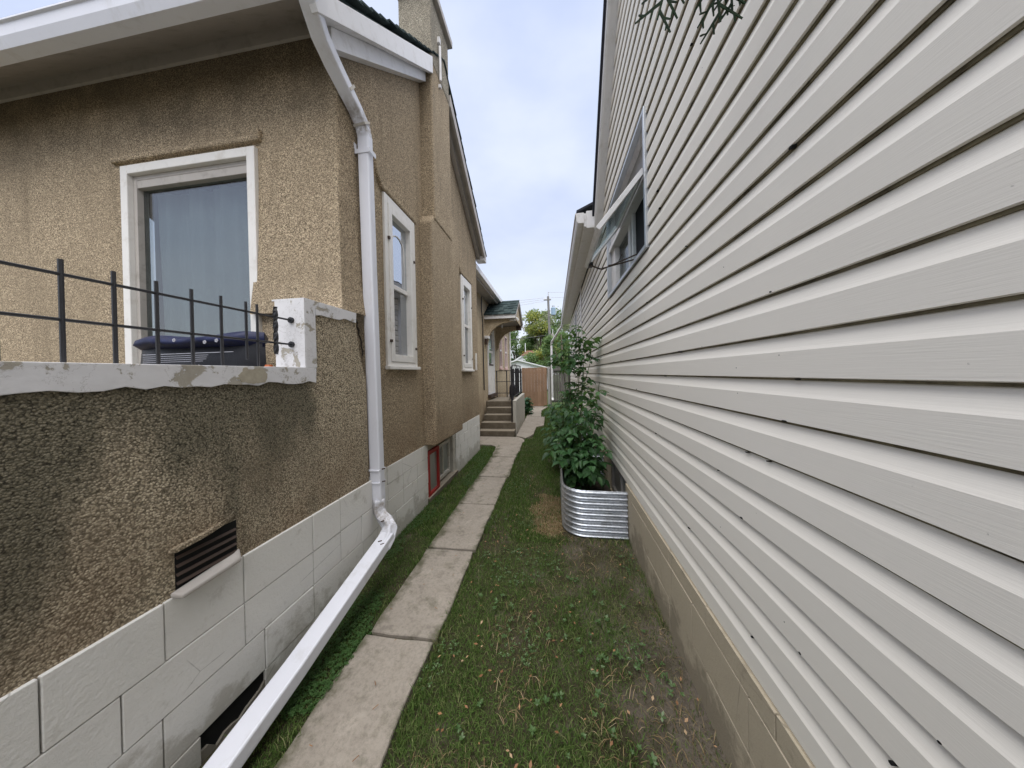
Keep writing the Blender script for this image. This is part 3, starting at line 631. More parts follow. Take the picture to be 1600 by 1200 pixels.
MB().box(-1.60, -1.62, 5.74, YE+.1, 3.70, 3.80).box(-1.52, -1.53, 5.74, YE+.1, 3.70, 3.81).box(-1.53, -1.60, 5.74, YE+.1, 3.695, 3.705).build('gutter', WHITE, house)
bx('soffit', GREYTRIM, house, -1.66, XR_, 5.80, YE+.1, 3.655, 3.675)
MB().tube([(XR_+.03, 7.55, 3.62), (XR_+.03, 7.5, 3.3), (XR_+.03, 7.62, 2.9), (XR_+.03, 7.6, 2.4), (XR_+.03, 7.62, 1.1)], .015, 6).build('service_cable', BLACK, house)
# door
dm = MB(); frameX(dm, XR_-.06, XR_+.03, DR[0], DR[1], DR[2], DR[3], .07, .07, .03); dr = dm.build('side_door', WHITE, house, bevel=.004)
dz = MB(); y0, y1 = DR[0]+.072, DR[1]-.072
dz.box(XR_-.04, XR_-.0, y0, y1, DR[2]+.04, DR[2]+.86); frameX(dz, XR_-.04, XR_-.0, y0, y1, DR[2]+.86, DR[3]-.072, .07); dz.box(XR_-.04, XR_, y0+.07, y1-.07, 2.18, 2.25); dz.build('door_leaf', WHITE_W, dr, bevel=.003)
bx('pane', PANE, dr, XR_-.025, XR_-.02, y0+.07, y1-.07, DR[2]+.93, 2.18); bx('pane', PANE, dr, XR_-.025, XR_-.02, y0+.07, y1-.07, 2.25, DR[3]-.142)
bx('kick_rail', BROWN, dr, XR_, XR_+.006, y0+.03, y1-.03, DR[2]+.86, DR[2]+.91)
bx('threshold', BROWN, dr, XR_-.02, XR_+.10, DR[0]-.05, DR[1]+.03, DR[2]-.09, DR[2]-.002)
MB().box(XR_, XR_+.05, y0+.03, y0+.06, 1.83, 1.86).box(XR_+.03, XR_+.05, y0+.02, y0+.12, 1.83, 1.86).build('door_handle', BLACK, dr)
for (a, b_, c, d) in RW:
    wm = MB(); frameX(wm, XR_-.06, XR_+.03, a, b_, c, d, .06); wo = wm.build('rear_window', simple('pinkish_trim', (.62, .48, .45), .6), house)
    bx('pane', PANE_LOW, wo, XR_-.03, XR_-.02, a+.06, b_-.06, c+.06, d-.06); bx('meeting_rail', WHITE, wo, XR_-.04, XR_+.01, a+.06, b_-.06, (c+d)/2-.03, (c+d)/2+.03)
    bx('sill', simple('pink_sill', (.60, .40, .37), .6), wo, XR_, XR_+.05, a-.04, b_+.04, c-.06, c-.002)
# wall lamp
lm = MB().box(XR_, XR_+.03, 7.85, 7.95, 2.44, 2.60).box(XR_+.03, XR_+.14, 7.82, 7.98, 2.52, 2.60).build('wall_lamp', WHITE, house, bevel=.01)
MB().tube([(XR_+.06, 7.85, 2.52), (XR_+.06, 7.85, 2.36)], [.05, .035], 10).build('lamp_shade', BROWN, lm)
# canopy
ca = MB(); CY0, CYM, CY1 = 7.86, 8.78, 9.72; XO = -1.02
ca.prism([(XR_, CY0+.05, 3.16), (XR_, CYM, 3.74), (XR_, CY1-.05, 3.16), (XR_, CY1-.1, 3.12), (XR_, CYM, 3.66), (XR_, CY0+.1, 3.12)], (XO-XR_, 0, 0))
canopy = ca.build('door_canopy', GREYTRIM, house)
MB().box(XR_, XO+.01, CY0, CY0+.03, 3.07, 3.20).box(XR_, XO+.01, CY1-.03, CY1, 3.07, 3.20).build('fascia', WHITE, canopy, bevel=.003)
MB().prism([(XO+.005, CY0+.03, 3.08), (XO+.005, CYM, 3.68), (XO+.005, CY1-.03, 3.08), (XO+.005, CY1-.03, 3.18), (XO+.005, CYM, 3.78), (XO+.005, CY0+.03, 3.18)], (.02, 0, 0)).build('bargeboard', GREYTRIM, canopy, bevel=.003)
MB().prism([(XO-.03, CY0+.1, 3.10), (XO-.03, CYM, 3.64), (XO-.03, CY1-.1, 3.10)], (-.02, 0, 0)).build('gable_panel', STUCCO_FAR, canopy)
bx('end_block', DIRTYWHITE, canopy, XO-.16, XO-.01, CY0+.06, CY0+.2, 3.0, 3.13, bevel=.01); bx('end_block', BROWN, canopy, XO-.18, XO-.02, CY1-.2, CY1-.04, 2.98, 3.12, bevel=.01)
MB().sweep([(XO-.02, CY0+.10, 3.09), (XO+.06, CY0+.10, 3.06), (XO+.07, CY0+.10, 3.0)], .05, .04, side=(0, 1, 0)).sweep([(XO-.02, CY1-.08, 3.09), (XO+.05, CY1-.08, 3.06), (XO+.08, CY1-.08, 2.96)], .05, .04, side=(0, 1, 0)).build('scroll_end', WHITE, canopy, bevel=.01)
for yy in (CY0+.10, CY1-.16):
    a = [(XR_, yy, 2.28)]+[(-1.20-.62*math.cos(t), yy, 2.42+.56*math.sin(t)) for t in np.linspace(.02, 1.45, 9)]+[(-1.10, yy, 3.0), (-1.10, yy, 3.11), (XR_, yy, 3.11)]
    MB().prism(a, (0, .10, 0)).build('arched_bracket', STUCCO_FAR, canopy)
MB().tube([(-1.5, 8.5, 3.13), (-1.5, 8.5, 2.98)], .012, 6).tube([(-1.5, 8.5, 2.98), (-1.5, 8.5, 2.90)], [.03, .02], 8).build('pendant_fitting', WHITE, canopy)
proto = None
for sgn in (1, -1):
    ye = CY0-.03 if sgn > 0 else CY1+.03; n = 6
    for k in range(n):
        x = XR_+.002; a = k/n; b_ = (k+1.3)/n; ya = ye+(CYM-ye)*a; yb = ye+(CYM-ye)*min(1, b_); za = 3.17+.60*a; zb = 3.17+.60*min(1, b_)
        x -= 0 if k % 2 else .07
        while x < XO+.02:
            w = random.uniform(.11, .19); x2 = min(x+w, XO+.035); xs = max(x, XR_+.002)
            if x2-xs > .02:
                th = random.choice((.018, .03, .042))
                MB().prism([(xs, ya, za), (xs, yb, zb+.004), (xs, yb, zb+.012), (xs, ya, za+th)], (x2-xs-.004, 0, 0)).build('shingle', SHINGLE, canopy)
            x = x2+.001
            if x2 >= XO+.03: break

# ------------------------------------------------------------------ steps with rail
steps = thing('concrete_steps', 'worn concrete steps and landing under the side door canopy', 'steps', (-1.4, 7.8, 0))
for k in range(5):
    y0 = 6.84+.27*k; xr = -.965 if k < 2 else -1.03
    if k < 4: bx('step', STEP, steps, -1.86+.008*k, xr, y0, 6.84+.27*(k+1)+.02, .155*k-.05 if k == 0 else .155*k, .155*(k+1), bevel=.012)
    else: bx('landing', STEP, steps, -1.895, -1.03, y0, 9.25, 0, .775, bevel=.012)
MB().prism([(-1.028, 7.12, -.05), (-1.028, 9.25, -.05), (-1.028, 9.25, .90), (-1.028, 7.12, .86)], (.085, 0, 0)).build('side_wall', painted_block('pale_cement', (.50, .48, .43), (.30, .27, .22), .6), steps, bevel=.01)
MB().box(-1.895, -1.55, 7.25, 8.2, .775, .86).build('upstand', STEP, steps, bevel=.02) if False else None
rail = thing('iron_handrail', 'black iron handrail along the open side of the concrete steps', 'handrail', (-1.06, 7.9, .5))
for (yy, za, zb) in ((7.14, .31, 1.70), (7.32, .46, 1.72), (8.35, .775, 1.76), (9.2, .775, 1.76)): MB().box(-1.071, -1.049, yy, yy+.022, za, zb).build('post', BLACK, rail)
MB().sweep([(-1.06, 7.15, 1.69), (-1.06, 7.5, 1.76), (-1.06, 9.22, 1.77)], .035, .02, side=(1, 0, 0)).build('top_rail', BLACK, rail)
MB().sweep([(-1.06, 7.15, .80), (-1.06, 7.6, .93), (-1.06, 9.22, .94)], .02, .015, side=(1, 0, 0)).build('lower_rail', BLACK, rail)
for k in range(8):
    yy = 7.5+.22*k; zb_ = .92
    MB().box(-1.065, -1.055, yy, yy+.010, zb_, 1.76).build('baluster', BLACK, rail)
rail2 = thing('landing_guard_rail', 'thin dark guard rail across the far end of the landing', 'railing', (-1.4, 9.2, .77))
for z in (1.62, .90, 1.27): MB().box(-1.87, -1.07, 9.20, 9.215, z, z+.018).build('rail_bar', BLACK, rail2)
for x in (-1.52, -1.85): MB().box(x, x+.03, 9.195, 9.22, .775, 1.64).build('post', BLACK, rail2)
bag2 = MB(); bag2.tube([(-1.17, 8.02, .78), (-1.16, 8.0, .95), (-1.15, 8.0, 1.15), (-1.14, 8.0, 1.30)], [.03, .085, .09, .03], 8); tag(bag2.build('hanging_bag', simple('dark_bag', (.02, .02, .03), .5), None, smooth=True), 'small dark bag hanging inside the black handrail by the landing', 'bag')
jg = thing('white_jug', 'small white plastic jug standing on the landing by the rail', 'jug', (-1.24, 8.2, .775)); bj = MB().tube([(-1.24, 8.2, .777), (-1.24, 8.2, .92), (-1.23, 8.2, .98), (-1.23, 8.2, 1.01)], [.06, .06, .03, .02], 10).build('jug_body', WHITE, jg, smooth=True)
MB().tube([(-1.23, 8.2, 1.01), (-1.23, 8.2, 1.03)], .023, 8).build('jug_cap', BLACK, jg)

# ------------------------------------------------------------------ RIGHT HOUSE
XR = .672; ZB = .493; PIT = .127
rh = thing('siding_house', 'tall cream vinyl sided house with tan block foundation along the right', 'house', (3.5, 2, 0))
YFR = -3.4; YFAR = 11.6; RID2 = .25
RK = lambda z: 3.79-(z-3.47)/1.376       # far edge of tall gable at height z
RKn = lambda z: max(YFR, 2*RID2-RK(z))
zt = 3.47+1.376*(3.79-RID2)
WIN = (2.10, 3.46, 2.40, 3.32)
# sheathing behind the siding
sh2 = wallX(XR+.006, [YFR, YFAR], [.48, 3.47], [WIN]); sh2.quad((XR+.006, RKn(3.47), 3.47), (XR+.006, RK(3.47)+.3, 3.47), (XR+.006, RID2, zt))
sh2.build('sheathing', LAP_SHADE_GRIME, rh)
k = 0
while True:
    z0 = ZB+PIT*k; z1 = z0+PIT
    if z0 > zt-.15: break
    near, far = (YFR, YFAR) if z0 < 3.35 else (RKn(z0), min(RK(z0)+.02, RK(z1)+.09))
    segs = [(near, far)]
    if z1 > WIN[2]+.003 and z0 < WIN[3]-.01: segs = [(near, WIN[0]-.005), (WIN[0]-.005, WIN[1]+.005), (WIN[1]+.005, far)]
    m = MB()
    for a, b_ in segs:
        if b_-a < .05: continue
        ns = max(1, int((b_-a)/1.1)); dx = [0]*(ns+1)
        pf = [(-.004, z0+.006), (-.011, z0+.001), (-.017, z0+.003), (-.0175, z0+.076), (-.014, z0+.086), (-.001, z0+.128)]
        base = len(m.v)
        if (a, b_) == (WIN[0]-.005, WIN[1]+.005):
            if z0 < WIN[2] < z1: pf = [(d_, min(z_, WIN[2]-.02)) for d_, z_ in pf]
            elif z0 < WIN[3] < z1: pf = [(d_, max(z_, WIN[3]+.02)) for d_, z_ in pf]
            else: continue
            base = len(m.v)
        for i in range(ns+1):
            yy = a+(b_-a)*i/ns; w = random.uniform(-.0012, .0012) if 0 < i < ns else 0
            for (dxx, zz) in pf: m.v.append((XR+dxx+w, yy, zz+w*.4))
        for i in range(ns):
            for j in range(len(pf)-1): q = base+i*len(pf)+j; m.f.append((q, q+len(pf), q+len(pf)+1, q+1))
    if m.v: m.build('siding_panel', SIDING, rh)
    gm_ = MB()  # dark strip paints the shadow line under each lap, mottled with dirt
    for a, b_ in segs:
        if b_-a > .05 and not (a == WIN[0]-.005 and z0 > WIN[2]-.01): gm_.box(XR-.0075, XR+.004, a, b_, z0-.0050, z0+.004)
    if gm_.v: gm_.build('lap_shadow_strip', LAP_SHADE_GRIME, rh)
    k += 1
bx('starter_strip', WHITE, rh, XR-.006, XR+.03, YFR, YFAR, ZB-.016, ZB-.006)
dm_ = MB()
for _ in range(85):
    kk = random.randrange(0, 42); zc = ZB+PIT*kk+random.uniform(-.004, .012); yy = random.choice((random.uniform(.5, 2.5), random.uniform(.5, 5))); l = random.uniform(.003, .016)*random.uniform(.4, 1); h_ = random.uniform(.002, .005)
    if kk > 14 and WIN[0]-.05 < yy < WIN[1]+.05: continue
    if yy > RK(zc)-.1: continue
    xx = XR-.0185; n_ = 7
    dm_.prism([(xx, yy+l*math.cos(a)*random.uniform(.6, 1.1), zc-.003+h_*math.sin(a)*random.uniform(.6, 1.1)) for a in [6.283*i/n_ for i in range(n_)]], (.012, 0, 0))
dm_.build('dirt_specks', DARK, rh, kind='stuff')
# block foundation
f2 = MB().box(.655, .85, YFR, 2.82, -.2, .49).box(.655, .85, 3.80, YFAR, -.2, .49).box(.655, .85, 2.82, 3.80, -.2, .05); fo = f2.build('foundation', MORTAR_B, rh)
jA = [1.10-.41*i for i in range(-26, 12)]; jB = [1.38-.41*i+.005 for i in range(-26, 12)]
blockwallX(fo, .645, (YFR, YFAR), [.488, .400, .195, -.01, -.2], [sorted(jB), sorted(jA), sorted(jB), sorted(jA)], BBLOCK, holes=[(2.82, 3.80, .05, .5)], out=-1, thick=.1, gap=.005, bev=.002)
# basement window behind the metal well
bw2 = MB(); frameX(bw2, .70, .76, 2.82, 3.80, .05, .49, .05); bw2.box(.705, .755, 3.29, 3.33, .10, .44); b2 = bw2.build('basement_window', GREYTRIM, rh, bevel=.003)
bx('pane', PANE_DULL, b2, .73, .74, 2.87, 3.29, .10, .44); bx('pane', PANE_DULL, b2, .73, .74, 3.33, 3.75, .10, .44)
# rake trim and roof
rk = MB()
for yy, zz, y2, z2 in ((RK(3.38), 3.38, RID2, zt), (2*RID2-RK(3.38), 3.38, RID2, zt)):
    s_ = 1 if yy > RID2 else -1
    rk.prism([(.56, yy, zz), (.56, y2, z2), (.56, y2, z2+.15), (.56, yy+s_*.05, zz+.08)], (.03, 0, 0)); rk.prism([(.59, yy, zz+.02), (.59, y2, z2+.02), (.59, y2, z2+.05), (.59, yy, zz+.05)], (.10, 0, 0))
rk.build('rake_board', WHITE, rh)
rr = MB()
for s_ in (1, -1):
    ye = RID2+s_*(RK(3.42)-RID2+.08)
    rr.prism([(.535, ye-s_*.03, 3.49), (.535, RID2, zt+.165), (.535, RID2, zt+.20), (.535, ye, 3.505)], (7, 0, 0))
r2 = rr.build('roof', simple('dark_shingle', (.03, .032, .042), .9), rh)
# low eave and gutter of the rear wing
ea = MB(); ea.box(.46, XR-.02, 3.86, YFAR, 3.44, 3.46); ea.build('soffit', WHITE, rh)
bx('fascia', WHITE, rh, .43, .46, 3.86, YFAR, 3.43, 3.60)
MB().box(.46, .60, 3.84, 3.86, 3.40, 3.62).build('eave_end', WHITE, rh, bevel=.004)
g2 = MB(); yq = 3.84
g2.prism([(.43, yq, 3.47), (.355, yq, 3.47), (.34, yq, 3.50), (.335, yq, 3.58), (.32, yq, 3.585), (.32, yq, 3.60), (.35, yq, 3.60), (.36, yq, 3.50), (.42, yq, 3.48), (.42, yq, 3.60), (.43, yq, 3.60)], (0, 7.8, 0)); g2.prism([(.43, yq-.003, 3.47), (.355, yq-.003, 3.47), (.34, yq-.003, 3.50), (.32, yq-.003, 3.60), (.43, yq-.003, 3.60)], (0, .002, 0))
g2.build('gutter', WHITE, rh)
MB().prism([(.34, 3.86, 3.62), (3.5, 3.86, 5.0), (3.5, 3.86, 5.03), (.34, 3.86, 3.65)], (0, 7.85, 0)).build('low_roof', simple('dark_shingle_low', (.03, .032, .042), .9), rh)
bx('wall_board', WHITE, rh, XR-.035, XR-.018, 6.62, 6.78, ZB, 3.44)
dsr = MB().sweep([(.38, 11.5, 3.47), (.36, 11.55, 3.36), (-.04, 12.45, 2.86), (-.07, 12.52, 2.72), (-.07, 12.52, .45), (-.06, 12.44, .34)], .085, .075, side=(1, 0, 0)).build('downspout', WHITE, rh, bevel=.01)
# awning window
wm = MB(); y0, y1, z0, z1 = WIN
frameX(wm, XR-.032, XR+.01, y0-.02, y1+.02, z0-.02, z1+.02, .032); wn2 = wm.build('window', ALU, rh, bevel=.003)
wm = MB(); wm.box(XR+.01, XR+.13, y0-.02, y0+.004, z0, z1); wm.box(XR+.01, XR+.13, y1-.004, y1+.02, z0, z1); wm.box(XR+.01, XR+.13, y0, y1, z1, z1+.02); wm.box(XR+.01, XR+.13, y0, y1, z0-.02, z0)
wm.build('jamb', WHITE, wn2)
bx('upper_panel', simple('grey_panel', (.40, .40, .42), .6), wn2, XR+.06, XR+.07, y0, y1, 2.95, z1)
bx('transom', WHITE, wn2, XR-.01, XR+.10, y0+.004, y1-.004, 2.90, 2.95, bevel=.003)
bx('insect_screen', SCREEN, wn2, XR+.055, XR+.06, y0+.03, 2.62, z0+.03, 2.90)
for (a, b_, xx) in ((2.62, 2.66, .03), (2.70, 2.73, .05), (2.78, 2.86, .05), (3.30, 3.44, .02)): bx('mullion', WHITE, wn2, XR+xx, XR+.09, a, b_, z0, 2.90, bevel=.004)
bx('inner_curtain', simple('cream_blind', (.45, .44, .40), .9, .2, 20), wn2, XR+.10, XR+.105, 2.6, y1, z0, 2.9)
bx('pane', PANE_FRONT, wn2, XR+.07, XR+.074, 2.86, 3.30, z0, 2.90)
bx('room_back', DARK, wn2, XR+.125, XR+.13, y0, y1, z0, z1)
def lerp(a, b, t): return Vector(a)+(Vector(b)-Vector(a))*t
A, Bc, Cc, Dc = (XR-.01, 2.12, 2.925), (XR-.01, 2.90, 2.925), (.345, 2.90, 2.545), (.345, 2.12, 2.545)
nrm = (Vector(Bc)-Vector(A)).cross(Vector(Dc)-Vector(A)).normalized()
sa = MB()
def strip(P, Q, w, th=.035):
    P, Q = Vector(P), Vector(Q); t = (Q-P).normalized(); sd = t.cross(nrm); c = sum((Vector(v) for v in (A, Bc, Cc, Dc)), Vector())/4
    if (c-P).dot(sd) < 0: sd = -sd
    sa.prism([P, Q, Q+sd*w, P+sd*w], nrm*th)
strip(A, Dc, .045); strip(Bc, Cc, .045); strip(lerp(A, Dc, .0)+Vector((0, .046, 0)), lerp(Bc, Cc, .0)-Vector((0, .046, 0)), .04); strip(lerp(Dc, A, 0)+Vector((0, .046, 0)), lerp(Cc, Bc, 0)-Vector((0, .046, 0)), .05)
awn = sa.build('awning_sash', WHITE, wn2, bevel=.003)
gq = MB(); a_, b__, c_, d_ = [v+nrm*.015 for v in (lerp(A, Cc, .07), lerp(Bc, Dc, .07), lerp(Cc, A, .07), lerp(Dc, Bc, .07))]
gq.prism([a_, b__, c_, d_], nrm*.004); gq.build('pane', SASHGLASS, wn2)
st = MB(); st.tube([(.36, 2.84, 2.56), (.45, 2.80, 2.50), (XR, 2.45, 2.44)], .006, 6); st.build('stay_arm', BROWN, wn2)
st = MB(); st.tube([(.36, 2.80, 2.545), (.46, 2.74, 2.475), (XR, 2.40, 2.46)], .006, 6); st.tube([(XR, 2.9, 2.66), (.60, 2.75, 2.52), (.50, 2.66, 2.48)], .004, 6); st.build('stay_arm', BROWN, wn2)
MB().box(.35, .39, 2.80, 2.86, 2.535, 2.575).build('catch', BLACK, wn2, bevel=.006)
# small far window
fwn = MB(); frameX(fwn, XR-.035, XR+.0, 7.9, 8.5, 2.3, 3.2, .05); o = fwn.build('window', WHITE, rh); bx('pane', PANE_LOW, o, XR-.022, XR-.019, 7.95, 8.45, 2.35, 3.15)

# ------------------------------------------------------------------ metal wells with shrubs
def metal_bed(x0, x1, y0, y1, h, label):
    t = thing('corrugated_metal_bed', label, 'planter', ((x0+x1)/2, (y0+y1)/2, 0), group='corrugated steel beds along the siding house')
    r = .20; pts = [(x1, y0)]
    for a in np.linspace(0, math.pi/2, 9): pts.append((x0+r-r*math.sin(a), y0+r-r*math.cos(a)))
    for a in np.linspace(0, math.pi/2, 9): pts.append((x0+r-r*math.cos(a), y1-r+r*math.sin(a)))
    pts.append((x1, y1))
    path = [Vector((*p, 0)) for p in pts]; nr = []
    for i in range(len(path)):
        d_ = (path[min(i+1, len(path)-1)]-path[max(i-1, 0)]).normalized(); nr.append(Vector((d_.y, -d_.x, 0))*1)
    m = MB(); rows = 80; ridges = 8.5
    for side in (0, .003):
        base = len(m.v)
        for j in range(rows+1):
            z = h*j/rows; o_ = .015*math.sin(2*math.pi*ridges*j/rows)
            for p, n_ in zip(path, nr): q = p-n_*(o_+side); m.v.append((q.x, q.y, z))
        n = len(path)
        for j in range(rows):
            for i in range(n-1): a = base+j*n+i; m.f.append((a, a+1, a+n+1, a+n))
    m.build('corrugated_wall', GALV, t, smooth=True)
    MB().tube([(p.x, p.y, h) for p in path], .006, 6).build('rim', GALV, t)
    bm_ = MB().prism([(x0+.03, y0+.2, .0), (x0+.2, y0+.03, 0), (x1, y0+.03, 0), (x1, y1-.03, 0), (x0+.2, y1-.03, 0), (x0+.03, y1-.2, 0)], (0, 0, .14)).build('soil_fill', SOIL, t)
    return t
metal_bed(.07, .64, 2.74, 4.0, .43, 'corrugated galvanized steel bed around the basement window, nearest of two, standing on brown grass')
metal_bed(.05, .64, 5.3, 6.5, .43, 'second corrugated steel bed farther along the wall, mostly hidden by the shrubs')

def leaf_mesh(name, n_pairs, L, lw, mat, droop=.35, seed=0):
    rr = random.Random(seed); m = MB()
    def leaflet(o, d_, w, up):
        d_ = Vector(d_); l = d_.length; t = d_.normalized(); sd = t.cross(Vector(up)).normalized(); nn = sd.cross(t)
        o = Vector(o); dr_ = -nn*.0
        pr = [(0, 0), (.25, .8), (.5, 1), (.78, .6), (1, 0)]
        c = [o+t*l*a+Vector((0, 0, -droop*l*a*a)) for a, _ in pr]
        lft = [c[i]+sd*w*pr[i][1]/2+nn*w*.16 for i in (1, 2, 3)]; rgt = [c[i]-sd*w*pr[i][1]/2+nn*w*.16 for i in (1, 2, 3)]
        m.add(c+lft+rgt, [(0, 5, 1), (1, 5, 6, 2), (2, 6, 7, 3), (3, 7, 4), (0, 1, 8), (1, 2, 9, 8), (2, 3, 10, 9), (3, 4, 10)])
    pts = [Vector((0, L*s, .10*L*math.sin(s*2)-droop*L*s*s*.6)) for s in np.linspace(0, 1, 6)]
    m.tube(pts, .0018, 3)
    for k in range(n_pairs):
        s = .38+.5*k/max(1, n_pairs-1) if n_pairs > 1 else .6; p = Vector((0, L*s, .10*L*math.sin(s*2)-droop*L*s*s*.6))
        for sg in (-1, 1): leaflet(p, Vector((sg*L*.42, L*.22, rr.uniform(-.04, .02)))*rr.uniform(.85, 1.1), lw, (0, 0, 1))
    leaflet(pts[-1], Vector((rr.uniform(-.02, .02), L*.45, -.01)), lw*1.05, (0, 0, 1))
    me = bpy.data.meshes.new(name); me.from_pydata(m.v, [], m.f); me.materials.append(mat); me.update(); return me
LM = [leaf_mesh('leaf', 2, .23, .078, LEAF, .35, 1), leaf_mesh('leaf', 2, .21, .080, LEAF, .5, 2), leaf_mesh('leaf', 3, .22, .062, LEAF2, .6, 3), leaf_mesh('leaf', 1, .19, .085, LEAF, .45, 5)]
def shrub(label, base, stems, leaves_per, seed, scale=1.0, name='leafy_shrub', zmin=.25, droopy=0, meshes=LM, xmax=.62):
    rr = random.Random(seed); t = thing(name, label, 'shrub', base, group='leafy shrubs growing along the siding house')
    B = Vector(base); cnt = 0
    for (tx, ty, tz) in stems:
        P0 = B+Vector((rr.uniform(-.06, .06), rr.uniform(-.06, .06), 0)); P3 = Vector((tx, ty, tz)); mid = P0*.45+P3*.55+Vector((rr.uniform(-.06, .06), rr.uniform(-.06, .06), .12))
        P = []
        for s in np.linspace(0, 1, 9): P.append(P0*(1-s)**2+mid*2*s*(1-s)+P3*s*s)
        MB().tube(P, [.009*(1-.75*s)*scale+.001 for s in np.linspace(0, 1, 9)], 5).build('stem', STEM, t)
        Ht = P3.z-P0.z; nl = leaves_per(tz) if callable(leaves_per) else leaves_per
        for i in range(nl):
            s = max((zmin-P0.z)/Ht, .05); s = s+(1-s)*((i+rr.random())/nl); k = min(int(s*8), 7); p = P[k].lerp(P[k+1], s*8-k)
            az_ = i*2.399+rr.uniform(-.4, .4); el_ = rr.uniform(-.45, .35)-(0.2 if s < .6 else 0)
            sc1 = scale*rr.uniform(.55, 1.2)*(1 if s < .85 else .8)
            tip = p.x-math.sin(az_)*.24*sc1
            if tip > xmax: az_ = -az_
            o = bpy.data.objects.new('leaf', rr.choice(meshes)); COL.objects.link(o); o.parent = t
            o.location = p-B; o.rotation_euler = (el_, rr.uniform(-.3, .3), az_); o.scale = (sc1,)*3; cnt += 1
            if cnt >= 298: return t
    return t
R_ = random.Random(3)
shrub('tallest leafy shrub beside the cream siding, reaching above the fence', (.30, 4.35, .1), [(.36, 4.2, 2.22), (.22, 4.3, 2.08), (.47, 4.4, 2.02), (.12, 4.5, 1.92)], 15, 11, 1.0, zmin=1.50, xmax=.6)
shrub('dense dark green shrub rising out of the nearest corrugated steel bed', (.33, 3.5, .12), [(.50, 3.3, 1.42), (.30, 3.2, 1.12), (.18, 3.25, .92), (.12, 3.5, 1.15), (.42, 3.1, .85), (.22, 3.05, .74), (.52, 3.55, 1.25), (.05, 3.35, .80), (.32, 3.0, .66)], 20, 12, .95, zmin=.30, xmax=.58)
shrub('medium leafy shrub behind the nearest steel bed, leaning toward the lawn', (.15, 4.6, .0), [(.12, 4.4, 1.15), (.35, 4.3, 1.5), (.10, 4.9, .95), (.47, 4.5, 1.6), (.06, 4.3, .75), (.25, 4.3, 1.35), (.5, 4.1, 1.65)], 16, 13, 1.0, zmin=.2, xmax=.6)
shrub('low leafy shrub overhanging the farther steel bed near the back fence', (.25, 5.8, .1), [(.05, 5.5, .8), (.2, 5.6, .95), (.35, 5.9, 1.2), (.05, 6.1, .8), (.0, 5.8, .7), (.45, 5.5, 1.3)], 15, 14, 1.0, zmin=.2, xmax=.6)

# broad leaved plant beside the stoop, by the gate
hm = MB()
for a in range(1): pass
def broad_leaf(name, mat, L=.3, w=.22):
    m = MB(); pr = [(0, .0), (.12, .55), (.35, 1), (.65, .85), (.88, .4), (1, 0)]
    c = [(0, L*a, .25*L*math.sin(a*2.6)) for a, _ in pr]; l_ = [(-w/2*b, L*a, .25*L*math.sin(a*2.6)+.03) for a, b in pr[1:5]]; r__ = [(w/2*b, L*a, .25*L*math.sin(a*2.6)+.03) for a, b in pr[1:5]]
    m.add(c+l_+r__, [(0, 6, 1), (1, 6, 7, 2), (2, 7, 8, 3), (3, 8, 9, 4), (4, 9, 5), (0, 1, 10), (1, 2, 11, 10), (2, 3, 12, 11), (3, 4, 13, 12), (4, 5, 13)])
    me = bpy.data.meshes.new(name); me.from_pydata(m.v, [], m.f); me.materials.append(mat); me.update(); return me
BL = broad_leaf('leaf', HOSTA)
ho = thing('broad_leaved_plant', 'bushy broad leaved green plant between the stoop wall and the cedar gate', 'plant', (-1.12, 10.6, 0))
for i in range(120):
    zq = random.uniform(.03, .62); rad = (.30*math.sqrt(max(0, 1-(zq/.75)**2)))*random.uniform(.5, 1); an = random.uniform(0, 6.28)
    o = bpy.data.objects.new('leaf', BL); COL.objects.link(o); o.parent = ho; o.location = (rad*math.cos(an)*.75, rad*math.sin(an), zq)
    o.rotation_euler = (random.uniform(-.6, .5), random.uniform(-.4, .4), an-1.57); s = random.uniform(.4, .8); o.scale = (s, s, s)
MB().tube([(-1.12, 10.6, 0), (-1.1, 10.62, .5)], [.02, .008], 6).build('stem', STEM, ho)

# ------------------------------------------------------------------ fences and gate
gate = thing('cedar_gate', 'new brown cedar board gate closing the end of the path', 'gate', (-.86, 12.9, 0))
nb = 8; x0, x1 = -1.42, -.30; w = (x1-x0)/nb
for i in range(nb): bx('board', CEDAR, gate, x0+w*i+.0015, x0+w*(i+1)-.0015, 12.90+random.uniform(-.003, .003), 12.925, .045, 1.775+random.uniform(-.006, .006), bevel=.003)
for z in (.30, 1.5): bx('cross_rail', CEDAR, gate, x0, x1, 12.93, 12.97, z, z+.09)
bx('gate_sill', POST, gate, x0, x1, 12.86, 12.96, -.02, .04)
pt = thing('gate_post', 'pale weathered square post at the right edge of the cedar gate', 'post', (-.2, 12.85, 0))
bx('post_shaft', POST, pt, -.27, -.17, 12.80, 12.90, -.1, 1.80, bevel=.01); bx('post_foot', GREYWOOD, pt, -.16, -.11, 12.80, 12.88, -.1, 1.75, bevel=.004)
gf = thing('grey_board_fence', 'weathered grey board fence between gate post and siding house', 'fence', (.3, 13, 0))
for i in range(8):
    xx = -.09+.098*i; bx('board', GREYWOOD, gf, xx, xx+.088-random.uniform(0, .012), 13.02, 13.04, .20, 1.86+random.uniform(-.03, .02), bevel=.003)
bx('cross_rail', GREYWOOD, gf, -.10, .70, 12.975, 13.015, 1.62, 1.73, bevel=.004); bx('cross_rail', GREYWOOD, gf, -.10, .70, 12.975, 13.015, .24, .34, bevel=.004)
bx('post', GREYWOOD, gf, .66, .75, 12.99, 13.08, 0, 1.7)
pf_ = thing('dark_picket_fence', 'black dog eared picket fence left of the cedar gate behind the handrail', 'fence', (-1.7, 13, 0))
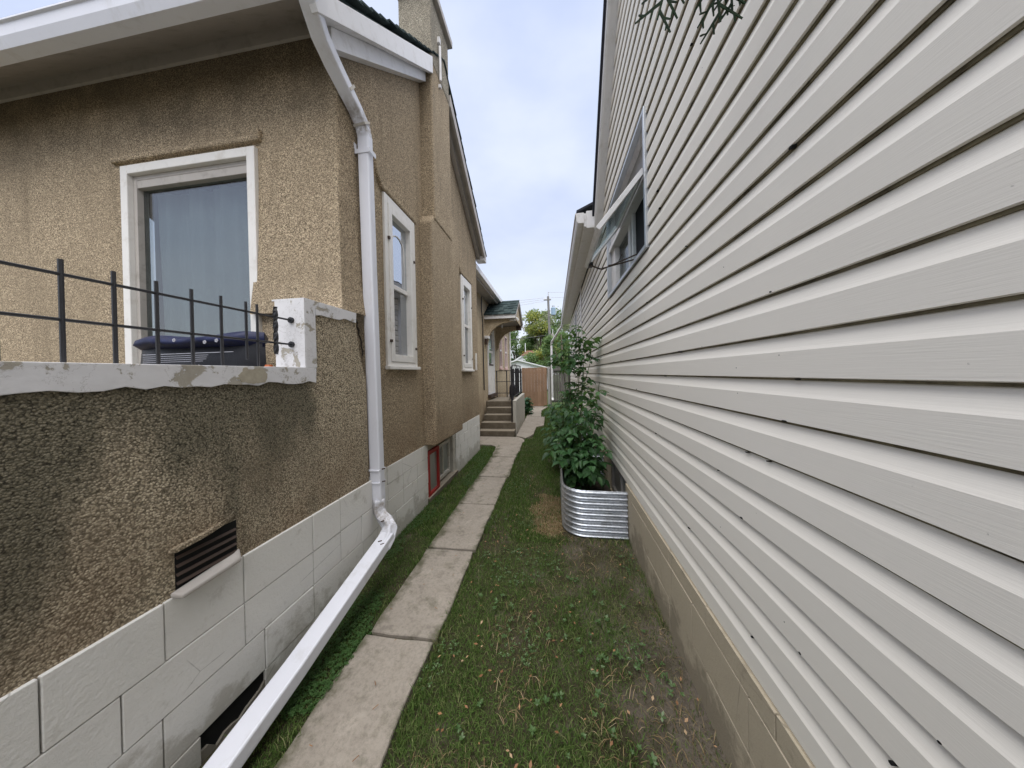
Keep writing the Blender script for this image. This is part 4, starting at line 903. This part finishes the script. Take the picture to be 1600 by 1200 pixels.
for i in range(6):
    xx = -2.08+.112*i; hh = 1.76+random.uniform(-.02, .02)
    MB().prism([(xx, 12.92, .1), (xx+.088, 12.92, .1), (xx+.088, 12.92, hh-.04), (xx+.064, 12.92, hh), (xx+.024, 12.92, hh), (xx, 12.92, hh-.04)], (0, .02, 0)).build('picket', DARKWOOD, pf_)
for z in (.4, 1.55): bx('cross_rail', DARKWOOD, pf_, -2.1, -1.43, 12.945, 12.985, z, z+.08)
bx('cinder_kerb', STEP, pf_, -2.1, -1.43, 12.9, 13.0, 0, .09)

# ------------------------------------------------------------------ beyond the fence
gar = thing('white_garage', 'white gabled garage beyond the cedar gate, nearest roofline', 'garage', (-2.8, 26, 0))
WS = simple('white_siding_far', (.74, .74, .74), .7)
MB().prism([(-4.6, 24, 0), (-.6, 24, 0), (-.6, 24, 2.0), (-2.95, 24, 2.62), (-4.6, 24, 2.2)], (0, 5, 0)).build('wall', WS, gar)
MB().prism([(-.3, 23.75, 1.86), (-2.95, 23.75, 2.60), (-5.3, 23.75, 1.95), (-5.3, 23.75, 2.03), (-2.95, 23.75, 2.70), (-.3, 23.75, 1.94)], (0, 5.4, 0)).build('roof', simple('pale_roof', (.62, .62, .63), .8), gar)
bx('vent', GREYTRIM, gar, -3.25, -3.1, 23.96, 23.99, 2.15, 2.35)
h2 = thing('white_house_with_brown_roof', 'small white house with reddish brown roof behind the garage', 'house', (-2.9, 33, 0))
MB().box(-4.2, -1.85, 32, 36, 0, 3.0).prism([(-4.2, 32, 3.0), (-1.85, 32, 3.0), (-1.85, 32, 3.5), (-3.4, 32, 3.5)], (0, 4, 0)).build('wall', WS, h2)
MB().prism([(-1.75, 31.7, 3.5), (-3.5, 31.7, 3.5), (-3.0, 32.4, 4.05), (-2.2, 32.4, 4.05)], (0, 3.5, .1)).build('roof', BROWNROOF, h2)
MB().prism([(-4.5, 31.8, 2.9), (-3.5, 31.8, 3.48), (-1.75, 31.8, 3.48), (-1.75, 31.8, 3.40), (-3.45, 31.8, 3.38), (-4.5, 31.8, 2.8)], (0, .15, 0)).build('fascia', WS, h2)
MB().tube([(-3.05, 31.9, 3.9), (-3.05, 31.9, 4.85)], .04, 6).build('vent_pipe', WS, h2)

pole = thing('utility_pole', 'weathered wooden utility pole carrying a grey transformer above the trees', 'utility pole', (-.3, 30, 0))
PXB, PXT = -.22, -.40
MB().tube([(PXB, 30, 0), (PXT, 30, 9.4)], [.15, .11], 10).build('pole_shaft', POLE, pole)
tr = MB().tube([(.10, 29.95, 7.45), (.10, 29.95, 8.15)], .23, 14).tube([(.10, 29.95, 8.15), (.10, 29.95, 8.22)], [.24, .15], 14).build('transformer', simple('blue_grey_enamel', (.26, .36, .46), .4, .1), pole, smooth=False)
MB().tube([(.02, 29.95, 8.22), (.02, 29.95, 8.42)], .03, 6).tube([(.18, 29.95, 8.22), (.18, 29.95, 8.42)], .03, 6).build('bushing', BROWN, tr)
bx('bracket', GREYTRIM, pole, -.38, .33, 29.9, 30.0, 7.38, 7.44); bx('crossarm', POLE, pole, -.85, -.1, 29.9, 30.0, 8.98, 9.08)
for x in (-.8, -.62, -.2): MB().tube([(x, 29.95, 9.08), (x, 29.95, 9.26)], [.05, .03], 8).build('insulator', WHITE, pole)
MB().tube([(-.38, 30, 9.35), (-.38, 30, 9.85)], .03, 6).build('top_pin', GREYTRIM, pole)
MB().tube([(.0, 29.9, 6.0), (.0, 29.9, 3.9)], .03, 6).build('conduit', WHITE, pole)
bx('meter_box', GREYTRIM, pole, -.18, .12, 29.8, 29.95, 4.3, 5.5, bevel=.02)
def wire(label, a, b_, sag, r, name='overhead_wire'):
    P = [Vector(a).lerp(Vector(b_), s)-Vector((0, 0, sag*4*s*(1-s))) for s in np.linspace(0, 1, 17)]
    tag(MB().tube(P, r, 4).build(name, BLACK if r > .02 else GREYTRIM, None), label, 'wire', 'overhead wires at the utility pole')
wire('highest thin wire leaving the pole top toward the left', (-.8, 29.95, 9.26), (-30, 26, 8.6), .5, .012)
wire('middle thin wire leaving the crossarm toward the left', (-.62, 29.95, 9.1), (-30, 24, 8.0), .7, .012)
wire('lowest of the thin wires at the pole top, toward the left', (-.8, 29.9, 8.9), (-30, 24, 7.1), .8, .012)
wire('topmost thin wire running right from the pole pin', (-.38, 30, 9.8), (30, 31, 10.2), .4, .012)
wire('thin wire running right from the crossarm insulator', (-.2, 29.95, 9.26), (30, 31, 9.9), .5, .012)
wire('thick black cable crossing the pole at mid height before the trees', (-30, 27, 3.2), (-.3, 29.8, 5.4), .25, .032)
wire('thick black cable continuing right from the pole behind the shrubs', (-.3, 29.8, 5.4), (30, 31, 5.6), .3, .032)

def tree(label, base, H, rx, rz, zc, mats, n, seed, leafs=.16, name='tree', lobes=14, hole=.25):
    g_ = np.random.default_rng(seed); t = thing(name, label, 'tree', base, group='trees beyond the back fence'); B = Vector(base)
    tips = []
    tk = MB(); tk.tube([B, B+Vector((.1, 0, zc*.6)), B+Vector((0, .1, H*.8))], [.2, .14, .04], 8)
    for k in range(lobes):
        an = g_.uniform(0, 6.28); rr = g_.uniform(.2, 1)**.6; hz = g_.uniform(-.85, 1)
        p = B+Vector((math.cos(an)*rx*rr*math.sqrt(max(.1, 1-hz*hz*.8)), math.sin(an)*rx*.8*rr, zc+hz*rz)); tips.append(p)
        s = B+Vector((0, 0, min(p.z-.3, zc-rz*.4)*.75)); tk.tube([s, (s+p)*.5+Vector((0, 0, .2)), p], [.06, .04, .012], 5)
    tk.build('trunk', BARK, t)
    per = n//lobes
    for mi, mat in enumerate(mats):
        V = []; F = []
        for li, p in enumerate(tips):
            if li % len(mats) != mi: continue
            lr = rx*g_.uniform(.30, .55)
            d_ = g_.normal(0, 1, (per, 3)); d_ /= np.linalg.norm(d_, axis=1)[:, None]; rad = g_.uniform(.15, 1, (per, 1))**.6
            # sub clumps
            c = np.array(p)+d_*rad*np.array([lr, lr, lr*.75])+g_.normal(0, .12, (per, 3))
            a = g_.normal(0, 1, (per, 3)); a /= np.linalg.norm(a, axis=1)[:, None]; b_ = np.cross(a, g_.normal(0, 1, (per, 3))); b_ /= np.linalg.norm(b_, axis=1)[:, None]
            s = leafs*g_.uniform(.5, 1.2, (per, 1))
            q = np.stack([c-a*s, c+b_*s*.5, c+a*s, c-b_*s*.5], 1).reshape(-1, 3); base_ = len(V); V += q.tolist(); F += [(base_+4*i, base_+4*i+1, base_+4*i+2, base_+4*i+3) for i in range(per)]
        m = MB(); m.v = V; m.f = F; 
        me = bpy.data.meshes.new('crown'); me.from_pydata([(v[0]-B.x, v[1]-B.y, v[2]-B.z) for v in V], [], F); me.materials.append(mat); me.update()
        o = bpy.data.objects.new('crown', me); COL.objects.link(o); o.parent = t
tree('yellowing tree directly left of the utility pole', (-1.6, 36, 0), 9, 2.3, 3.6, 5.3, [TREE_Y, TREE_S, TREE_G], 16000, 21, .15, lobes=24)
tree('green tree rising behind the garage at the left end', (-4.9, 38, 0), 7, 2.4, 2.4, 4.2, [TREE_G], 12000, 22, .15, lobes=16)
tree('tall sparse pale tree right of the transformer', (1.5, 40, 0), 10.5, 2.3, 3.8, 6.4, [TREE_S, TREE_G], 9000, 23, .15, lobes=20)
tree('yellow green bushy tree behind the gate right of the brown roof', (-.9, 27, 0), 5, 1.5, 1.7, 2.6, [TREE_Y, TREE_G], 9000, 24, .11, lobes=14)
tree('darker green tree behind the pole base above the grey fence', (.7, 25, 0), 6, 1.5, 1.9, 3.1, [TREE_G], 8000, 25, .11, lobes=12)
tree('broad green tree far behind the brown roofed house', (-2.8, 46, 0), 8, 3.2, 2.6, 4.4, [TREE_G, TREE_S], 10000, 26, .2, lobes=18)
tree('distant green tree beyond the siding house', (6.5, 44, 0), 8, 3, 3, 4.5, [TREE_G], 7000, 27, .2)

# ------------------------------------------------------------------ soil bag on the porch
BAGM = simple('black_plastic_bag', (.006, .006, .009), .42, .5, 18, spec=.3, bump=.5)
bg = thing('soil_bag', 'black and blue plastic soil bag standing on the porch behind the white coping', 'bag', (-2.3, 1.55, .78))
def pillow(m, x0, x1, y0, y1, z0, z1, nx=14, nz=10, pinch=.35):
    for side in (0, 1):
        base = len(m.v)
        for j in range(nz+1):
            for i in range(nx+1):
                u, v = i/nx, j/nz; th = (math.sin(math.pi*u)**pinch)*(math.sin(math.pi*min(.999, max(.001, v)))**pinch)
                yc = (y0+y1)/2; dd = (y1-y0)/2*th*(1+.10*math.sin(u*17+v*5)); m.v.append((x0+(x1-x0)*u, yc+(dd if side else -dd), z0+(z1-z0)*v+.012*math.sin(u*9)*v))
        for j in range(nz):
            for i in range(nx): a = base+j*(nx+1)+i; m.f.append((a, a+1, a+nx+2, a+nx+1))
pm = MB(); pillow(pm, -2.80, -1.82, 1.48, 1.72, .80, 1.82); pm.build('bag_body', BAGM, bg, smooth=True)
bm2 = MB(); pillow(bm2, -2.78, -1.822, 1.475, 1.715, 1.745, 1.832, 14, 3, .2); bm2.build('blue_band', simple('blue_plastic', (.007, .011, .05), .45, .5, 20, spec=.3, bump=.5), bg, smooth=True)
PRT = simple('pale_print', (.45, .45, .50), .5)
pr = MB()
for k, (zz, x1_) in enumerate(((1.705, -2.08), (1.692, -2.26), (1.680, -2.27), (1.668, -2.275), (1.656, -2.30))): pr.box(-2.75, x1_, 1.464, 1.467, zz, zz+(.002 if k else .003))
def stroke(a, b_, w=.006): pr.sweep([(a[0], 1.464, a[1]), (b_[0], 1.464, b_[1])], .003, w, side=(0, 1, 0))
stroke((-2.40, 1.59), (-2.365, 1.64)); stroke((-2.365, 1.64), (-2.36, 1.59)); stroke((-2.385, 1.607), (-2.362, 1.607), .004); stroke((-2.33, 1.632), (-2.26, 1.612)); stroke((-2.33, 1.632), (-2.30, 1.60))
pr.v = [(x+.19, y, z) for x, y, z in pr.v]; pr.build('print', PRT, bg)
fl_ = MB()
for (x, z) in ((-2.36, 1.752), (-2.275, 1.74), (-2.50, 1.76), (-2.19, 1.747), (-2.62, 1.75)):
    for a in range(5): an = a*1.257; fl_.tube([(x+.006*math.cos(an), 1.458, z+.006*math.sin(an)), (x+.006*math.cos(an), 1.462, z+.006*math.sin(an))], .0055, 6)
fl_.v = [(x+.19, y, z+.03) for x, y, z in fl_.v]; fl_.build('flower_print', PRT, bg)
tag(MB().tube([(-1.80, 1.60, 1.60), (-1.80, 1.60, 1.63)], [.03, .018], 10).tube([(-1.80, 1.60, .785), (-1.80, 1.60, 1.60)], .014, 6).build('orange_stake', simple('orange_plastic', (.5, .14, .05), .5), None), 'orange topped garden stake standing beside the soil bag on the porch', 'stake')

# ------------------------------------------------------------------ grass, clover, weeds, straw, litter
def allowed(x, y):
    ok = np.ones(len(x), bool)
    ok &= ~((x > -1.105-.006*(y-1)) & (x < -.705) & (y < 6.2))
    ok &= ~((x < -.70) & (y > 6.02) & (y < 6.85)) & ~((x < -1.2) & (y > 5.98) & (y < 6.9))
    ok &= ~((x < -.93) & (y > 6.8) & (y < 9.3))
    ok &= ~((x > -.95) & (x < -.52) & (y > 6.7) & (y < 13))
    ok &= ~((x > -.95) & (x < -.31) & (y > 8.2) & (y < 10.0))
    ok &= ~((x > .05) & (y > 2.72) & (y < 4.02)) & ~((x > .03) & (y > 5.28) & (y < 6.52))
    ok &= ~((x < -1.50) & (y < 5.75)) & ~((x < -1.41) & (y < 2.1)) & (x > -1.88) & (x < .64)
    return ok
def scatter(n, f, x0=-1.88, x1=.64, y0=.35, y1=12.85):
    u = rng.random(n); y = np.exp(np.log(y0)+u*(np.log(y1)-np.log(y0))) if f else y0+u*(y1-y0)
    x = rng.uniform(x0, x1, n); k = allowed(x, y); return x[k], y[k]
def noise2(x, y, s, seed):
    r2 = np.random.default_rng(seed); v = np.zeros_like(x)
    for _ in range(8): a = r2.uniform(0, 6.28); w = s*r2.uniform(.5, 2); v += np.sin(w*(x*math.cos(a)+y*math.sin(a))+r2.uniform(0, 6.28))
    return v/8
def blades(name, x, y, hmin, hmax, w, mat, lean=.5, z0=-.01):
    n = len(x); h = rng.uniform(hmin, hmax, n); az_ = rng.uniform(0, 2*np.pi, n); le = rng.uniform(.1, 1, n)*lean; wa = rng.uniform(0, np.pi, n)
    dx, dy = np.cos(az_)*le*h, np.sin(az_)*le*h; wx, wy = np.cos(wa)*w/2, np.sin(wa)*w/2
    wv = rng.uniform(.6, 1.3, n); wx *= wv; wy *= wv
    V = np.zeros((n, 5, 3)); b = np.stack([x, y, np.full(n, z0)], 1)
    V[:, 0] = b+np.stack([-wx, -wy, 0*wx], 1); V[:, 1] = b+np.stack([wx, wy, 0*wx], 1)
    V[:, 2] = b+np.stack([wx*.8+dx*.4, wy*.8+dy*.4, h*.6], 1); V[:, 3] = b+np.stack([-wx*.8+dx*.4, -wy*.8+dy*.4, h*.6], 1)
    V[:, 4] = b+np.stack([dx, dy, h*(1-.35*le)], 1)
    me = bpy.data.meshes.new(name); me.vertices.add(n*5); me.vertices.foreach_set('co', V.reshape(-1).astype(np.float32))
    i = np.arange(n)*5; L = np.stack([i, i+1, i+2, i+3, i+3, i+2, i+4], 1).reshape(-1)
    me.loops.add(n*7); me.loops.foreach_set('vertex_index', L.astype(np.int32)); me.polygons.add(n*2)
    st = np.stack([np.arange(n)*7, np.arange(n)*7+4], 1).reshape(-1); me.polygons.foreach_set('loop_start', st.astype(np.int32))
    me.materials.append(mat); me.update(calc_edges=True); me.validate(); o = bpy.data.objects.new(name, me); COL.objects.link(o); return o
x, y = scatter(420000, True)
bare = noise2(x, y, 5, 4)+np.clip((x+.1)/.6, 0, 1)*.6*(y < 3.2); keep = rng.random(len(x)) > np.clip(bare*1.1+.05, 0, .82)
keep &= ~((((x+.06)/.24)**2+((y-3.15)/.62)**2+noise2(x, y, 14, 77)*.9 < .6) & (rng.random(len(x)) < .7))
x, y = x[keep], y[keep]
near = y < 2.6
tag(blades('lawn_grass', x[near], y[near], .012, .042, .0032, GRASS, 1.3), kind='stuff')
tag(blades('lawn_grass', x[~near], y[~near], .018, .055, .0055, GRASS, .9), kind='stuff')
# longer tufts along edges
n = 9000; y = rng.uniform(.5, 6, n); side = rng.random(n); x = np.where(side < .35, -1.13-.006*(y-1)+rng.normal(0, .02, n), np.where(side < .6, -.685+rng.normal(0, .016, n), np.where(side < .8, .62+rng.normal(0, .008, n), -1.5+.06*(y < 2.1)+rng.uniform(0, .03, n))))
k = allowed(x, y) & (noise2(x, y, 9, 8) > -.05); tag(blades('edge_grass', x[k], y[k], .03, .075, .004, GRASS, .9), kind='stuff')
def flat_leaves(name, x, y, size, mat, lobes=3, zr=(.005, .03), elong=1.2, tilt=.4):
    V = []; F = []
    for xx, yy in zip(x, y):
        z = rng.uniform(*zr); a0 = rng.uniform(0, 6.28); s = size*rng.uniform(.6, 1.3)
        for l in range(lobes):
            a = a0+l*2*math.pi/lobes+rng.normal(0, .15); c, sn = math.cos(a), math.sin(a); tz = rng.uniform(-tilt*.3, tilt)*s; b = len(V)
            V += [(xx, yy, z), (xx+c*s*.5*elong-sn*s*.42, yy+sn*s*.5*elong+c*s*.42, z+tz*.6), (xx+c*s*elong, yy+sn*s*elong, z+tz), (xx+c*s*.5*elong+sn*s*.42, yy+sn*s*.5*elong-c*s*.42, z+tz*.6)]
            F.append((b, b+1, b+2, b+3))
    m = MB(); m.v = V; m.f = F; me = bpy.data.meshes.new(name); me.from_pydata(V, [], F); me.materials.append(mat); me.update(); o = bpy.data.objects.new(name, me); COL.objects.link(o); return o
x, y = scatter(15000, True, x0=-1.5, x1=-1.1, y1=6); k = noise2(x, y, 9, 31) > .05; tag(flat_leaves('clover', x[k], y[k], .0085, CLOVER, 3, (.01, .035)), kind='stuff')
x, y = scatter(5000, True, x0=-.7, x1=.6, y1=6); k = noise2(x, y, 6, 33) > .2; tag(flat_leaves('clover', x[k], y[k], .010, WEED, 3, (.012, .035)), kind='stuff')
wx, wy = [], []
for (cx, cy, s, n) in ((.15, 1.55, .10, 12), (.32, 1.30, .12, 16), (-.12, 1.60, .10, 9), (.12, 2.10, .05, 6), (-.30, 1.75, .08, 5), (.25, 1.75, .09, 9), (-.15, 1.05, .08, 5), (.2, .95, .08, 5), (-.42, 1.9, .06, 4), (.40, 1.6, .07, 8), (0, 2.2, .12, 5), (-.35, 1.15, .06, 4), (.05, 1.25, .09, 8)):
    for _ in range(n): wx.append(cx+rng.normal(0, s)); wy.append(cy+rng.normal(0, s*1.2))
wx, wy = np.array(wx), np.array(wy); k = allowed(wx, wy); tag(flat_leaves('broadleaf_weeds', wx[k], wy[k], .0135, WEED, 5, (.015, .035), 1.25, 1.0), kind='stuff')
x, y = scatter(170, True, x0=-.65, x1=.62, y0=.7, y1=4); tag(flat_leaves('fallen_leaves', x, y, .013, DEAD, 1, (.02, .04), 1.6, .8), kind='stuff')
x, y = scatter(3600, True, x0=-.6, x1=.62, y0=.6, y1=4.5); k = noise2(x, y, 5, 4)+np.clip((x+.05)/.6, 0, 1)*.4 > .1; x, y = x[k], y[k]
tag(blades('dry_thatch', x, y, .02, .05, .0028, STRAW, 2.6, .0), kind='stuff')
n = 26000; x = rng.uniform(-.42, .06, n); y = rng.uniform(2.45, 4.0, n); k = allowed(x, y) & (((x+.06)/.24)**2+((y-3.15)/.62)**2+noise2(x, y, 14, 77)*.9 < .8-rng.random(n)*.9); tag(blades('straw_mulch', x[k], y[k], .012, .035, .005, STRAW, 3.2, -.002), kind='stuff')
# leaf scraps and twigs lying on the slabs
tw = MB()
for _ in range(26):
    yy = random.uniform(.7, 6); xx = random.uniform(-1.08, -.74); a = random.uniform(0, 3.14); l = random.uniform(.01, .03)
    tw.tube([(xx, yy, .036), (xx+l*math.cos(a), yy+l*math.sin(a), .037)], .0018, 4)
tw.build('twig_litter', DEAD, None, kind='stuff')

# ------------------------------------------------------------------ cedar tree behind the camera, tips hanging into view
ct = thing('cedar_tree', 'dark cedar sprays hanging down at the top edge before the siding', 'tree', (.28, -1.3, 0))
MB().tube([(.28, -1.3, 0), (.30, -1.25, 2.0), (.33, -1.2, 4.2)], [.10, .08, .04], 10).build('trunk', BARK, ct)
MB().tube([(.32, -1.22, 3.0), (.38, -.5, 3.25), (.42, .3, 3.12), (.43, .82, 2.86)], [.03, .022, .014, .006], 6).build('limb', BARK, ct)
def spray(o, L, ang, seed):
    rr = random.Random(seed); m = MB(); o = Vector(o)
    ax = Vector((math.sin(ang), .15, -math.cos(ang))).normalized(); sd = Vector((math.cos(ang), 0, math.sin(ang)))
    def frond(p, d_, l, depth, r):
        n = max(3, int(l/.021)); P = [p+d_*l*i/n+Vector((0, 0, -.02*(i/n)**2*l)) for i in range(n+1)]
        m.sweep(P, [r*2*(1-.5*i/n) for i in range(n+1)], r*.6, side=(1, 0, .2))
        if depth:
            for i in range(1, n):
                s = 1 if i % 2 else -1; side_ = d_.cross(Vector((0, 1, .2))).normalized()*s
                frond(P[i], (d_*.75+side_*.75).normalized(), l*(.42 if depth > 1 else .38)*(1-.5*i/n)*rr.uniform(.7, 1.15), depth-1, r*.85)
    frond(o, ax, L, 2, .0048); return m.build('cedar_spray', CEDARLEAF, ct)
spray((.435, .86, 2.86), .33, .18, 1); spray((.41, .84, 2.88), .34, -.28, 2); spray((.425, .80, 2.90), .30, -.05, 3); spray((.50, .88, 2.80), .24, .12, 4); spray((.40, .6, 3.02), .3, -.2, 5); spray((.46, .5, 3.05), .3, .2, 6)
MB().tube([(.43, .82, 2.86), (.50, .88, 2.80)], .004, 5).build('twig', BARK, ct)
